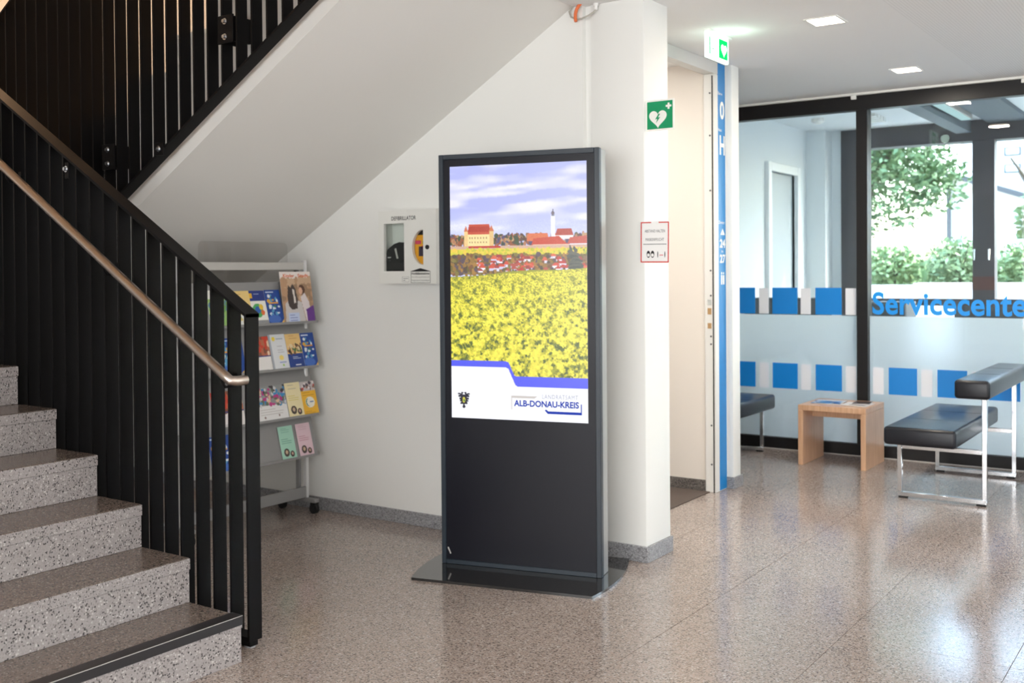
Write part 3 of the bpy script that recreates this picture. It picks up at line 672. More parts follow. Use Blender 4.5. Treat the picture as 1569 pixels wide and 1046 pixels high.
def vnoise(h_, w_, fy, fx, seed):
    r = np.random.RandomState(seed); g = r.rand(fy+2, fx+2)
    y = np.linspace(0, fy, h_); x = np.linspace(0, fx, w_); yi = y.astype(int); xi = x.astype(int); ty = (y-yi)[:, None]; tx = (x-xi)[None, :]
    ty = ty*ty*(3-2*ty); tx = tx*tx*(3-2*tx)
    a = g[yi][:, xi]; b = g[yi][:, xi+1]; c = g[yi+1][:, xi]; d = g[yi+1][:, xi+1]
    return (a*(1-tx)+b*tx)*(1-ty)+(c*(1-tx)+d*tx)*ty
def screen_picture():
    W_, H_ = 280, 500; c = Canvas(W_, H_); X, Y = c.X, c.Y; r = random.Random(11)
    # sky
    n = .5*vnoise(H_, W_, 34, 3, 1)+.3*vnoise(H_, W_, 70, 6, 2)+.2*vnoise(H_, W_, 20, 10, 3)
    n = np.roll(n, 0); sh = (X*14).astype(int)
    n = np.take_along_axis(n, np.clip(np.arange(H_)[:, None]+sh, 0, H_-1), 0)
    t = np.clip((n-.38)*3.2, 0, 1)[..., None]
    c.a[:] = np.array([178, 184, 242])*(1-t)+np.array([232, 231, 253])*t
    hz_ = np.clip((Y-.17)/.1, 0, 1)[..., None]; c.a[:] = c.a*(1-hz_*.6)+np.array([208, 214, 251])*hz_*.6
    # trees on the ridge
    cols = [(96, 70, 60), (150, 88, 60), (70, 84, 62), (176, 122, 90), (86, 80, 110), (186, 150, 110)]
    for i in range(150): 
        x = r.random()
        if .12 < x < .33 or .62 < x < .9 and r.random() < .75: continue
        [c.ell(x+r.uniform(-.02, .02), .298+r.uniform(-.02, .016), r.uniform(.006, .016), r.uniform(.006, .012), r.choice(cols)) for _ in range(5)]
    # castle
    c.rect(.115, .262, .325, .318, (232, 206, 150)); c.rect(.135, .262, .30, .318, (246, 220, 160))
    c.poly([(.13, .272), (.145, .232), (.295, .232), (.315, .272)], (196, 84, 62)); c.poly([(.135, .262), (.148, .240), (.29, .240), (.305, .262)], (178, 62, 48))
    c.rect(.107, .258, .135, .318, (236, 200, 140)); c.rect(.295, .258, .33, .318, (226, 190, 132)); c.poly([(.105, .26), (.121, .236), (.137, .26)], (206, 120, 84)); c.poly([(.293, .26), (.312, .236), (.332, .26)], (206, 120, 84))
    for i in range(7): c.rect(.145+i*.021, .283, .152+i*.021, .29, (150, 120, 90)); c.rect(.145+i*.021, .30, .152+i*.021, .306, (150, 120, 90))
    # church and roofs on the right
    c.rect(.745, .205, .775, .296, (244, 240, 246)); c.rect(.75, .196, .77, .208, (140, 150, 170)); c.ell(.76, .196, .012, .008, (120, 110, 120)); c.rect(.757, .18, .763, .196, (110, 104, 110))
    c.poly([(.775, .282), (.79, .256), (.89, .256), (.905, .282)], (176, 74, 60)); c.rect(.775, .282, .905, .296, (240, 230, 226))
    c.poly([(.57, .302), (.58, .272), (.72, .272), (.735, .302)], (214, 116, 76)); c.poly([(.60, .325), (.62, .292), (.80, .284), (.88, .325)], (196, 74, 54))
    c.rect(.615, .316, .87, .33, (238, 212, 190)); c.poly([(.86, .315), (.88, .29), (1, .284), (1, .32)], (190, 84, 70)); c.rect(.88, .315, 1, .33, (226, 222, 236))
    c.rect(0, .318, 1, .330, (206, 170, 150)); c.rect(.14, .318, .38, .326, (190, 60, 56)); 
    # meadow
    c.rect(0, .330, 1, .356, (226, 206, 84)); c.rect(.45, .330, .9, .345, (238, 196, 96)); c.rect(.92, .330, 1, .36, (110, 140, 70))
    c.speck(0, .33, 1, .36, 260, [(214, 206, 70), (236, 200, 80), (190, 190, 70)], .01, 5)
    # village
    tcol = [(150, 116, 66), (110, 100, 56), (126, 88, 64), (88, 76, 66), (168, 126, 70), (98, 84, 94), (134, 122, 70)]
    c.rect(0, .354, 1, .43, (128, 102, 76))
    for i in range(420): c.ell(r.random(), r.uniform(.352, .43), r.uniform(.006, .018), r.uniform(.004, .010), r.choice(tcol))
    hl = sorted([(r.uniform(.360, .418), r.uniform(.1, 1)) for _ in range(70)])
    for y, x in hl:
        w_ = r.uniform(.011, .026); h_ = r.uniform(.007, .012)
        c.rect(x-w_, y, x+w_, y+h_, r.choice([(240, 238, 248), (224, 220, 238), (206, 202, 228)]))
        a_ = r.uniform(.3, .8); c.poly([(x-w_*1.15, y+.001), (x-w_*a_, y-h_*1.05), (x+w_*a_, y-h_*1.05), (x+w_*1.15, y+.001)], r.choice([(206, 84, 66), (188, 66, 58), (214, 104, 78), (162, 70, 70), (178, 88, 76)]))
        if r.random() < .5: c.rect(x-w_*.5, y+h_*.3, x-w_*.2, y+h_*.7, (120, 110, 150))
        for k in range(3):
            if r.random() < .7: c.ell(x+r.uniform(-.05, .05), y+h_*r.uniform(.2, 1.3), r.uniform(.006, .014), r.uniform(.004, .009), r.choice(tcol))
    for i in range(120): c.ell(r.uniform(0, .2), r.uniform(.355, .43), r.uniform(.008, .02), r.uniform(.005, .012), r.choice(tcol))
    for i in range(22): c.ell(.90+r.uniform(-.025, .03), .328+i*.0042, .006+i*.0024, .008, r.choice([(84, 88, 80), (72, 78, 72), (96, 96, 84)]))
    # rape field
    fld = Y > .437-.032*X+.004*np.sin(X*9)
    c.a[fld] = (160, 160, 60)
    g = .45*vnoise(H_, W_, 120, 64, 21)+.55*vnoise(H_, W_, 56, 26, 22)
    dk = np.array([92, 106, 56.]); md = np.array([188, 184, 58.]); br = np.array([250, 236, 84.])
    for i in range(16000):
        u = r.random()**1.15; y = .405+u*.43; x = r.random()
        if y < .442-.032*x: continue
        s_ = .0026+.0072*u; gv = g[min(H_-1, int(y*H_)), min(W_-1, int(x*W_))]+r.uniform(-.13, .13)+.10*(1-u)
        t_c = min(1, max(0, (gv-.28)/.30)); col = dk+(md-dk)*min(1, t_c*2) if t_c < .5 else md+(br-md)*(t_c*2-1)
        col = col*r.uniform(.92, 1.04)
        x0 = max(0, int((x-s_)*W_)); x1 = min(W_, int((x+s_)*W_)+2); yy = s_*.62; y0 = max(0, int((y-yy)*H_)); y1 = min(H_, int((y+yy)*H_)+2)
        sub = ((X[y0:y1, x0:x1]-x)/s_)**2+((Y[y0:y1, x0:x1]-y)/yy)**2 < 1
        c.a[y0:y1, x0:x1][sub] = np.clip(col, 0, 255)
    rn = np.random.RandomState(5).normal(0, 5, (H_, W_, 1))*(Y[..., None] > .22)
    c.a[:] = np.clip(c.a+rn, 0, 255)
    # blue band and white foot
    band = lambda d: [(0, .771+d), (.415, .771+d), (.43, .774+d), (.475, .826+d*.4), (.495, .829+d*.4), (1, .829+d*.4), (1, 1), (0, 1)]
    c.poly(band(0), (84, 92, 236))
    c.poly([(0, .795), (.415, .795), (.43, .80), (.48, .862), (.50, .869), (1, .869), (1, 1.1), (0, 1.1)], (244, 246, 254))
    # coat of arms: black eagle with a small shield
    ex, ey = .095, .925
    for s_ in (-1, 1):
        for k in range(5): c.poly([(ex+s_*.008, ey-.022+k*.006), (ex+s_*(.044-k*.004), ey-.026+k*.010), (ex+s_*(.044-k*.004), ey-.020+k*.010), (ex+s_*.008, ey-.014+k*.008)], (38, 36, 52))
        c.ell(ex+s_*.012, ey-.026, .009, .004, (38, 36, 52))
    c.ell(ex, ey, .02, .02, (38, 36, 52)); c.ell(ex, ey+.002, .011, .011, (206, 196, 70)); c.ell(ex+.002, ey+.004, .006, .006, (80, 140, 70)); c.poly([(ex-.012, ey+.03), (ex, ey+.012), (ex+.012, ey+.03), (ex, ey+.036)], (38, 36, 52))
    return c
scr_w, scr_h = .686, 1.208
SM = KM @ basis((-.3445, .0055, .7215), (1, 0, 0), (0, 0, 1))
scr = printed_sheet('screen', screen_picture(), SM, scr_w, scr_h, .0012, M_screen, ki, label='lit screen showing a castle, village and yellow rape field')
L_blue = emit('screen_text_blue', (50, 70, 170), 1); L_grey = emit('screen_text_grey', (170, 172, 190), 1); L_gold = emit('screen_frame_gold', (206, 200, 196), 1); L_white = emit('screen_white', (246, 247, 254), 1)
SF = SM @ Matrix.Translation((0, 0, .0016))
text('screen_lettering', 'LANDRATSAMT', SF @ Matrix.Translation((.463, .106, 0)), .175, .020, L_grey, scr, space=1.15)
text('screen_lettering', 'ALB-DONAU-KREIS', SF @ Matrix.Translation((.322, .066, 0)),   .320, .030, L_blue, scr, bold=.03)
plate('logo_bracket', SF, [(.308, .050), (.312, .050), (.312, .105), (.425, .105), (.438, .116), (.308, .116)], .0003, L_gold, scr)
plate('logo_bracket', SF, [(.475, .052), (.49, .036), (.656, .036), (.656, .086), (.651, .086), (.651, .048), (.492, .048), (.482, .056)], .0003, L_blue, scr)
plate('corner_highlight', KM @ basis((-.378, .0055, .04), (1, 0, 0), (0, 0, 1)), [(.004, .05), (.010, .052), (.024, .022), (.018, .018)], .0004, M_rackbar, pan)  # pale sliver painted in for the bright highlight in the panel's corner

# ================================================================== DEFIBRILLATOR CABINET
DFY = 4.44
df = thing('defibrillator_cabinet', (-3.765, 4.5, 1.362), 'white wall cabinet lettered DEFIBRILLATOR with a rectangular and a half-round window', 'cabinet')
M_cabw = mat('cabinet_white', (234, 234, 228), .4)
dx0, dx1, dz0, dz1 = -3.97, -3.556, 1.362, 1.766
cab = MB().box((dx0, dx1), (4.548, 4.5548), (dz0, dz1)).box((dx0, dx0+.01), (DFY+.02, 4.548), (dz0, dz1)).box((dx1-.01, dx1), (DFY+.02, 4.548), (dz0, dz1)).box((dx0+.01, dx1-.01), (DFY+.02, 4.548), (dz0, dz0+.01)).box((dx0+.01, dx1-.01), (DFY+.02, 4.548), (dz1-.01, dz1))
obj('cabinet_body', cab, M_cabw, df)
# front door with two openings cut out (built as plates around them)
wx0, wx1, wz0, wz1 = -3.930, -3.782, 1.431, 1.695
hx, hz0, hz1, hr_ = -3.647, 1.464, 1.656, .078
DM = basis((0, DFY+.02, 0), (1, 0, 0), (0, 0, 1))
half = [(hx-hr_*math.sin(math.pi*i/16), (hz0+hz1)/2+(hz1-hz0)/2*math.cos(math.pi*i/16)) for i in range(17)]      # top -> bottom on the left
door = MB()
for poly in (rect(dx0, dz0, wx0, dz1), rect(wx0, dz0, wx1, wz0), rect(wx0, wz1, wx1, dz1), rect(hx, dz0, dx1, dz1), rect(wx1, dz0, hx-hr_, dz1), rect(hx-hr_, hz1, hx, dz1), rect(hx-hr_, dz0, hx, hz0)):
    door.prism([(p[0], DFY, p[1]) for p in poly], (0, .02, 0))
for i in range(16):
    (xa, za), (xb, zb) = half[i], half[i+1]
    door.prism([(p[0], DFY, p[1]) for p in [(hx-hr_, za), (xa, za), (xb, zb), (hx-hr_, zb)]], (0, .02, 0))
dr = obj('cabinet_door', door, M_cabw, df)
box('window_pane', (wx0-.004, wx1+.004), (DFY+.021, DFY+.023), (wz0-.004, wz1+.004), M_glass2, dr)
box('device_face', (hx-hr_, hx+.002), (DFY+.024, DFY+.03), (hz0-.004, hz1+.004), mat('device_yellow', (222, 160, 40), .5), df)
DFM = basis((0, DFY+.024, 0), (1, 0, 0), (0, 0, 1))
for pts_, mm in ((rect(hx-.078, 1.628, hx, 1.66), M_ink), (rect(hx-.074, 1.578, hx-.034, 1.598), mat('label_pink', (200, 70, 100), .5)), (rect(hx-.022, 1.578, hx-.006, 1.594), mat('label_green', (60, 140, 60), .5)), (rect(hx-.05, 1.512, hx, 1.565), mat('label_dark', (60, 50, 66), .5)), (rect(hx-.03, 1.553, hx-.008, 1.57), M_red)):
    plate('device_label', DFM, pts_, .0006, mm, df)
TF = lambda x, z: basis((x, DFY-.0002, z), (1, 0, 0), (0, 0, 1))
text('lettering', 'DEFIBRILLATOR', TF(-3.872, 1.712), .176, .022, M_ink, dr, bold=.01)
obj('lock', MB().tube([(-3.616, DFY, 1.560), (-3.616, DFY-.006, 1.560)], .012, 16), M_ink, dr)
plate('arrow_mark', TF(0, 0), [(-3.735, 1.428), (-3.598, 1.428), (-3.598, 1.430), (-3.667, 1.446), (-3.735, 1.430)], .0006, M_ink, dr)
fr_ = MB()
for q in (rect(-3.735, 1.366, -3.733, 1.428), rect(-3.600, 1.366, -3.598, 1.428), rect(-3.733, 1.366, -3.600, 1.368)): fr_.prism([(p[0], DFY-.0006, p[1]) for p in q], (0, .0005, 0))
obj('label_border', fr_, M_ink, dr)
text('lettering', 'Notfallentnahme', TF(-3.730, 1.411), .126, .013, M_ink, dr, bold=.02)
text('lettering', 'Zur Öffnung Scheibe mit', TF(-3.730, 1.394), .126, .009, M_greyink, dr)
text('lettering', 'Gegenstand einschlagen', TF(-3.730, 1.375), .126, .009, M_greyink, dr)
fr_ = MB()
for q in (rect(-3.798, 1.371, -3.797, 1.400), rect(-3.749, 1.371, -3.748, 1.400), rect(-3.797, 1.371, -3.749, 1.372), rect(-3.797, 1.399, -3.749, 1.400), rect(-3.79, 1.389, -3.755, 1.3915), rect(-3.79, 1.379, -3.775, 1.3815)): fr_.prism([(p[0], DFY-.0006, p[1]) for p in q], (0, .0005, 0))
obj('small_label', fr_, M_greyink, dr)
bag = thing('equipment_bag', (-3.855, 4.50, 1.373), 'black soft bag with pale strap behind the cabinet window', 'bag')
M_bag = mat('bag_fabric', (30, 29, 30), .8, bump=.4, bscale=220)
bm = bmesh.new(); bmesh.ops.create_cube(bm, size=1); bmesh.ops.subdivide_edges(bm, edges=bm.edges[:], cuts=4, use_grid_fill=True)
rr = random.Random(3); bb = MB()
for v in bm.verts:
    p = v.co.copy(); d_ = Vector((p.x*2, p.y*2, p.z*2)); k_ = 1-.10*(d_.x**2*d_.y**2+d_.z**2*d_.x**2)
    top = .205+.012*math.sin(p.x*7+1)+(.012 if p.x > .2 else 0)
    v.co = Vector((-3.860+p.x*.185*k_, 4.502+p.y*.07*k_, 1.3735+(p.z+.5)*top*(1-.10*(2*abs(p.x))**4)+rr.uniform(-.002, .002)*(p.z > -.4)))
bm.verts.index_update(); bb.add([v.co.copy() for v in bm.verts], [[v.index for v in f.verts] for f in bm.faces]); bm.free()
obj('bag_body', bb, M_bag, bag, smooth=True)
plate('bag_strap', basis((-3.875, 4.4655, 1.50), (1, 0, 0), (-.0, 0, 1)), [(.0, .055), (.012, .06), (.020, .03), (.028, .002), (.016, 0), (.008, .028)], -.002, M_rackbar, bag)
plate('bag_tag', basis((-3.925, 4.4655, 1.505), (1, 0, 0), (0, 0, 1)), rect(0, 0, .022, .006), -.002, M_rackbar, bag)

# ================================================================== BROCHURE RACK
RX = -4.57
rk = thing('brochure_rack', (RX, 4.0, 0), 'grey metal brochure rack on castors standing under the stair soffit', 'rack')
RA, RB = 3.55, 4.45
for y in (RA, RB-.0):
    obj('post', MB().box((RX-.012, RX+.012), (y-.012, y+.012), (.088, 1.502), .003), M_rpost, rk, smooth=True)
    box('post_inner', (RX-.055, RX-.03), (y-.03, y-.014), (.10, 1.45), M_rackgrey, rk)
    ft = box('foot', (-4.80, -4.48), (y-.02, y+.02), (.066, .088), M_rackgrey, rk, bevel=.003)
    for x in (-4.775, -4.505):
        ca = obj('castor', MB().tube([(x, y-.012, .030), (x, y+.012, .030)], .030, 18), M_rubber, ft, smooth=True)
        obj('castor_fork', MB().box((x-.016, x+.016), (y-.018, y-.013), (.02, .06)).box((x-.016, x+.016), (y+.013, y+.018), (.02, .06)).box((x-.016, x+.016), (y-.018, y+.018), (.056, .066)), M_rubber, ca)
box('top_bar', (RX-.012, RX+.010), (RA+.012, RB-.012), (1.443, 1.488), M_rackbar, rk, bevel=.003)
obj('header_sign', MB().prism([(RX-.004, a, b) for a, b in [(3.68, 1.488), (4.318, 1.488)]+[(4.288+.03*math.cos(math.pi/2*i/5), 1.572+.03*math.sin(math.pi/2*i/5)) for i in range(6)]+[(3.71-.03*math.sin(math.pi/2*i/5), 1.572+.03*math.cos(math.pi/2*i/5)) for i in range(6)]], (.005, 0, 0)), M_acrylic, rk, label='clear acrylic header sheet with rounded corners')
box('back_panel', (RX-.040, RX-.036), (RA+.013, RB-.016), (.34, 1.443), M_smoke, rk)
box('base_panel', (RX+.0, RX+.014), (RA+.013, RB-.013), (.092, .158), M_rackgrey, rk, bevel=.003)
box('base_shelf', (RX-.12, RX-.0005), (RA+.013, RB-.013), (.092, .10), M_rackgrey, rk)
TIERS = [1.135, .872, .588, .350]
LEAN = math.atan2(.062, .24)
LIPX = -4.498
for z, dh in zip(TIERS, (.24, .256, .277, .231)):
    sh = MB().prism([(LIPX, RA-.03, z-.004), (LIPX+.012, RA-.03, z-.004), (LIPX+.012, RA-.03, z+.010), (LIPX+.010, RA-.03, z+.010), (LIPX+.010, RA-.03, z), (LIPX, RA-.03, z), (LIPX-.0645*dh/.24, RA-.03, z+dh), (LIPX-.0685*dh/.24, RA-.03, z+dh)], (0, RB-RA+.06, 0))
    obj('shelf', sh, M_rackgrey, rk)

def horse(c):
    c.rect(0, 0, 1, .14, (238, 228, 222)); c.rect(0, .14, 1, 1, (176, 142, 112)); c.speck(0, .16, 1, .6, 60, [(190, 150, 116), (160, 128, 100), (206, 172, 140)], .09, 2)
    c.poly([(.06, 1), (.1, .62), (.3, .5), (.62, .6), (.7, 1)], (206, 200, 198)); c.poly([(.18, .5), (.24, .26), (.3, .32), (.38, .24), (.46, .34), (.5, .55), (.46, .72), (.3, .74), (.2, .66)], (70, 58, 54)); c.poly([(.36, .34), (.42, .36), (.44, .6), (.38, .62)], (226, 216, 208))
    c.ell(.66, .36, .1, .1, (92, 58, 40)); c.ell(.62, .38, .06, .07, (226, 178, 150)); c.poly([(.6, .5), (.74, .42), (.86, .6), (.9, .98), (.72, .98)], (226, 214, 214)); c.poly([(.74, .74), (1, .66), (1, 1), (.76, 1)], (104, 52, 140)); c.rect(.16, .8, .5, 1, (196, 208, 236)); c.lines(.2, .46, .84, .94, 3, (110, 120, 180)); 
def blue(c):
    c.a[:] = (26, 70, 150); c.rect(.1, .06, .6, .09, (210, 222, 240)); c.speck(.2, .15, .8, .75, 26, [(60, 130, 90), (230, 236, 240), (90, 160, 200), (220, 170, 60)], .08, 4); c.rect(.2, .36, .8, .40, (232, 160, 60)); c.ell(.4, .85, .4, .12, (70, 110, 190)); c.poly([(.75, 1), (1, .85), (1, 1)], (236, 190, 90))
def circles(c):
    c.a[:] = (242, 240, 230); c.rect(0, 0, 1, .3, (34, 56, 130)); c.rect(.06, .08, .25, .22, (234, 180, 50)); c.lines(.35, .85, .1, .2, 2, (190, 200, 220)); c.ell(.45, .58, .3, .2, (80, 170, 90)); c.ell(.45, .56, .16, .1, (50, 100, 180)); c.ell(.66, .48, .12, .08, (240, 200, 60)); c.ell(.72, .64, .1, .08, (230, 110, 60)); c.rect(0, .86, 1, 1, (150, 150, 150)); c.lines(.1, .8, .9, .95, 2, (220, 220, 220))
def yellow(c):
    c.a[:] = (236, 204, 132); c.lines(.1, .8, .1, .3, 3, (200, 160, 90)); c.rect(0, .45, 1, 1, (228, 230, 226)); c.speck(.1, .5, .9, .95, 20, [(190, 120, 90), (110, 160, 80), (220, 200, 120)], .1, 6)
def whitel(c):
    c.a[:] = (226, 228, 230); c.rect(0, 0, .12, 1, (176, 182, 190)); c.ell(.3, .13, .1, .06, (240, 214, 70)); c.rect(.45, .12, .85, .15, (170, 180, 190)); c.lines(.45, .9, .33, .5, 4, (180, 176, 180), 3); c.ell(.6, .66, .13, .07, (246, 222, 120)); c.rect(.45, .78, .85, .81, (150, 160, 210)); c.ell(.65, .87, .06, .03, (160, 200, 90))
def group(c):
    c.a[:] = (34, 66, 140); c.rect(0, 0, 1, .58, (238, 200, 130)); c.lines(.25, .8, .06, .2, 3, (206, 150, 90)); c.speck(.05, .3, .95, .58, 44, [(120, 86, 60), (214, 160, 120), (90, 120, 70), (236, 214, 170), (70, 50, 44)], .07, 8); c.lines(.3, .85, .66, .76, 3, (210, 220, 240)); c.rect(.4, .88, .75, .91, (226, 230, 240))
def redl(c):
    c.a[:] = (236, 232, 228); c.rect(0, 0, 1, .55, (190, 110, 80)); c.speck(0, 0, 1, .55, 26, [(206, 66, 44), (240, 210, 180), (130, 80, 60)], .12, 9); c.rect(0, .55, 1, .58, (40, 60, 130)); c.lines(.1, .8, .9, .94, 2, (180, 180, 180))
def cycl(c):
    c.a[:] = (232, 230, 228); c.rect(0, 0, 1, .55, (150, 152, 150)); c.speck(0, 0, 1, .55, 90, [(60, 140, 190), (190, 60, 130), (60, 56, 60), (210, 210, 212), (100, 110, 90), (226, 190, 160)], .05, 10); c.lines(.08, .9, .66, .8, 3, (196, 190, 186)); c.ell(.2, .88, .03, .03, (140, 120, 110)); c.ell(.68, .86, .03, .03, (140, 120, 110))
def badge(bg, hd, ln):
    def f(c):
        c.a[:] = bg; c.lines(.2, .8, .07, .18, 3, hd); c.lines(.12, .85, .38, .5, 3, ln); c.ell(.36, .78, .18, .12, (72, 60, 54)); c.ell(.36, .77, .08, .06, (206, 180, 150)); c.ell(.72, .84, .14, .09, (66, 52, 48)); c.ell(.72, .83, .06, .045, (206, 170, 150))
    return f
def amber(c):
    c.a[:] = (240, 184, 52); c.rect(0, 0, 1, .28, (200, 190, 190)); c.speck(0, .03, 1, .26, 26, [(200, 60, 50), (90, 80, 90), (230, 220, 220), (150, 110, 90)], .08, 12); c.lines(.1, .9, .33, .4, 2, (196, 140, 40)); c.ell(.52, .62, .3, .16, (240, 236, 220)); c.ell(.42, .62, .18, .12, (60, 140, 120)); c.ell(.48, .62, .17, .12, (236, 232, 216)); c.rect(.5, .6, .76, .63, (70, 110, 160)); c.lines(.1, .8, .88, .93, 2, (206, 150, 44))
def greenl(c): c.a[:] = (150, 190, 110); c.rect(0, 0, 1, .25, (236, 236, 226)); c.speck(0, .3, 1, .95, 30, [(110, 160, 80), (190, 210, 130), (90, 130, 160)], .1, 14)
SHEETS = [  # tier, Y of left edge, width, height, painter, layer, label
 (0, 4.222, .243, .300, horse, 0, 'magazine with a horse and a woman on the cover in the top rack tier'),
 (0, 4.105, .115, .200, blue, 1, 'blue leaflet with small pictures beside the horse magazine'),
 (0, 3.985, .125, .197, circles, 0, 'leaflet with coloured circles and a navy header in the top rack tier'),
 (0, 3.868, .125, .198, yellow, 1, 'cream and yellow leaflet half hidden by the railing in the top rack tier'),
 (0, 3.700, .140, .205, greenl, 0, 'green leaflet behind the railing bars in the top rack tier'),
 (1, 4.378, .108, .204, blue, 1, 'blue leaflet with small pictures at the wall end of the second rack tier'),
 (1, 4.262, .120, .204, group, 0, 'leaflet with a group of people above a navy field'),
 (1, 4.135, .125, .207, whitel, 0, 'white leaflet with yellow dots in the second rack tier'),
 (1, 4.005, .125, .200, redl, 1, 'leaflet with a red picture above white in the second rack tier'),
 (1, 3.74, .20, .205, blue, 0, 'wide blue leaflet behind the railing bars in the second rack tier'),
 (2, 4.372, .118, .200, amber, 0, 'amber leaflet with a round badge in the third rack tier'),
 (2, 4.252, .118, .204, badge((238, 224, 178), (176, 168, 150), (214, 196, 70)), 1, 'cream leaflet with two round photos in the third rack tier'),
 (2, 4.030, .220, .200, cycl, 0, 'white flyer with a crowd of cyclists in the third rack tier'),
 (2, 3.72, .21, .200, redl, 0, 'white flyer with a red picture behind the railing bars in the third rack tier'),
 (3, 4.335, .113, .194, badge((226, 196, 204), (206, 170, 180), (190, 120, 140)), 0, 'pink leaflet with two round photos in the lowest rack tier'),
 (3, 4.197, .113, .194, badge((168, 214, 192), (130, 180, 160), (96, 150, 130)), 0, 'mint green leaflet with two round photos in the lowest rack tier'),
 (3, 3.70, .15, .200, blue, 0, 'blue leaflet behind the railing bars in the lowest rack tier'),
]
for tier, y0, w_, h_, fn, lay, lab in SHEETS:
    c = Canvas(40 if w_ < .2 else 64, int((40 if w_ < .2 else 64)*h_/w_)); fn(c)
    z = TIERS[tier]+.0012
    ln = LEAN if h_ < .25 else .15
    m = basis((LIPX+.0012+.003*lay, y0, z), (0, 1, 0), (-math.sin(ln), 0, math.cos(ln)))
    o = printed_sheet('brochure', c, m, w_, h_, .0025, M_print, None, label=lab, cat='brochure', group='brochures in the rack')
    if fn is horse:
        for tx, ww, bd in ((.02, .10, 'Kinder'), (.135, .095, 'Stadt')):
            text('lettering', bd, m @ Matrix.Translation((tx+.006, h_-.033, .0028)), ww-.012, .020, M_orange, o, bold=.02)

# ================================================================== SIGNS
ad = thing('rescue_sign', (-2.30, 4.594, 2.10), 'square green sign with white heart, lightning bolt and cross projecting from the pillar', 'sign')
AM = basis((-2.369, 4.592, 2.100), (1, 0, 0), (0, 0, 1))
box('sign_plate', (-2.369, -2.217), (4.5922, 4.597), (2.098, 2.246), M_signwhite, ad, bevel=.001)
plate('green_field', AM, rect(.008, .006, .144, .138), .0006, M_green, ad)
def heart(cx, cy, s_):
    p = []
    for i in range(40):
        t = 2*math.pi*i/40; p.append((cx+s_*16*math.sin(t)**3/17, cy+s_*(13*math.cos(t)-5*math.cos(2*t)-2*math.cos(3*t)-math.cos(4*t))/17))
    return p
h_ = plate('heart', AM @ Matrix.Translation((0, 0, .0007)), heart(.066, .058, .050), .0005, M_signwhite, ad)
plate('lightning_bolt', AM @ Matrix.Translation((0, 0, .0014)), [(.070, .078), (.052, .052), (.063, .054), (.057, .034), (.078, .062), (.067, .060), (.078, .078)], .0004, M_green, h_)
plate('cross', AM @ Matrix.Translation((0, 0, .0007)), [(.118, .097), (.128, .097), (.128, .107), (.138, .107), (.138, .117), (.128, .117), (.128, .127), (.118, .127), (.118, .117), (.108, .117), (.108, .107), (.118, .107)], .0005, M_signwhite, ad)

nt_ = thing('notice_sheet', (-2.315, 4.571, 1.46), 'white notice with red border about keeping distance, at the pillar edge', 'notice')
NM = basis((-2.392, 4.5695, 1.460), (.9999, -.0, -.012), (.012, 0, .9999))
plate('sheet', NM, rect(0, 0, .155, .200), -.0015, M_paper, nt_)
bo = MB()
for q in (rect(.002, .002, .0075, .198), rect(.1475, .002, .153, .198), rect(.0075, .002, .1475, .0075), rect(.0075, .1925, .058, .198), rect(.098, .1925, .1475, .198)): bo.prism([(p[0], p[1], 0) for p in q], (0, 0, .0004))
obj('border', bo.xf(NM), M_red, nt_)
text('lettering', 'ABSTAND HALTEN', NM @ Matrix.Translation((.024, .147, 0)), .108, .014, M_greyink, nt_)
text('lettering', 'MASKENPFLICHT', NM @ Matrix.Translation((.029, .106, 0)), .098, .014, M_greyink, nt_)
plate('fine_print', NM, rect(.016, .089, .140, .092), .0004, M_greyink, nt_)
for x in (.044, .066):
    ic = plate('mask_icon', NM, ell(x, .042, .0095, .017), .0004, M_ink, nt_); plate('mask', NM @ Matrix.Translation((0, 0, .0005)), ell(x, .038, .007, .008), .0004, M_paper, ic)
for x in (.094, .132): plate('person_icon', NM, ell(x, .041, .0022, .015), .0004, M_ink, nt_)
plate('distance_mark', NM, rect(.103, .036, .123, .0395), .0004, M_red, nt_)

ex = thing('rescue_exit_sign', (-2.40, 5.53, 2.595), 'lit white and green pictogram sign hanging from the ceiling near the doorway', 'sign')
box('ceiling_bracket', (-2.425, -2.385), (5.40, 5.70), (2.738, CE), M_white, ex, bevel=.002)
box('lit_panel', (-2.415, -2.395), (5.385, 5.672), (2.595, 2.738), M_exitw, ex, bevel=.002)
XM = basis((-2.3946, 5.385, 2.595), (0, 1, 0), (0, 0, 1))
plate('pictogram_field', XM, rect(.150, .018, .270, .125), .0006, M_exitg, ex)
plate('heart', XM @ Matrix.Translation((0, 0, .0008)), heart(.218, .070, .042), .0004, M_exitw, ex)
plate('arrow_field', XM, [(.022, .02), (.034, .02), (.034, .115), (.022, .115)], .0006, M_exitg, ex)
plate('arrow_mark', XM, [(.06, .052), (.085, .052), (.085, .057), (.06, .057)], .0006, M_exitg, ex)
light('exit_sign_light', 'POINT', (-2.30, 5.55, 2.66), .5, (.7, 1, .82), radius=.04)

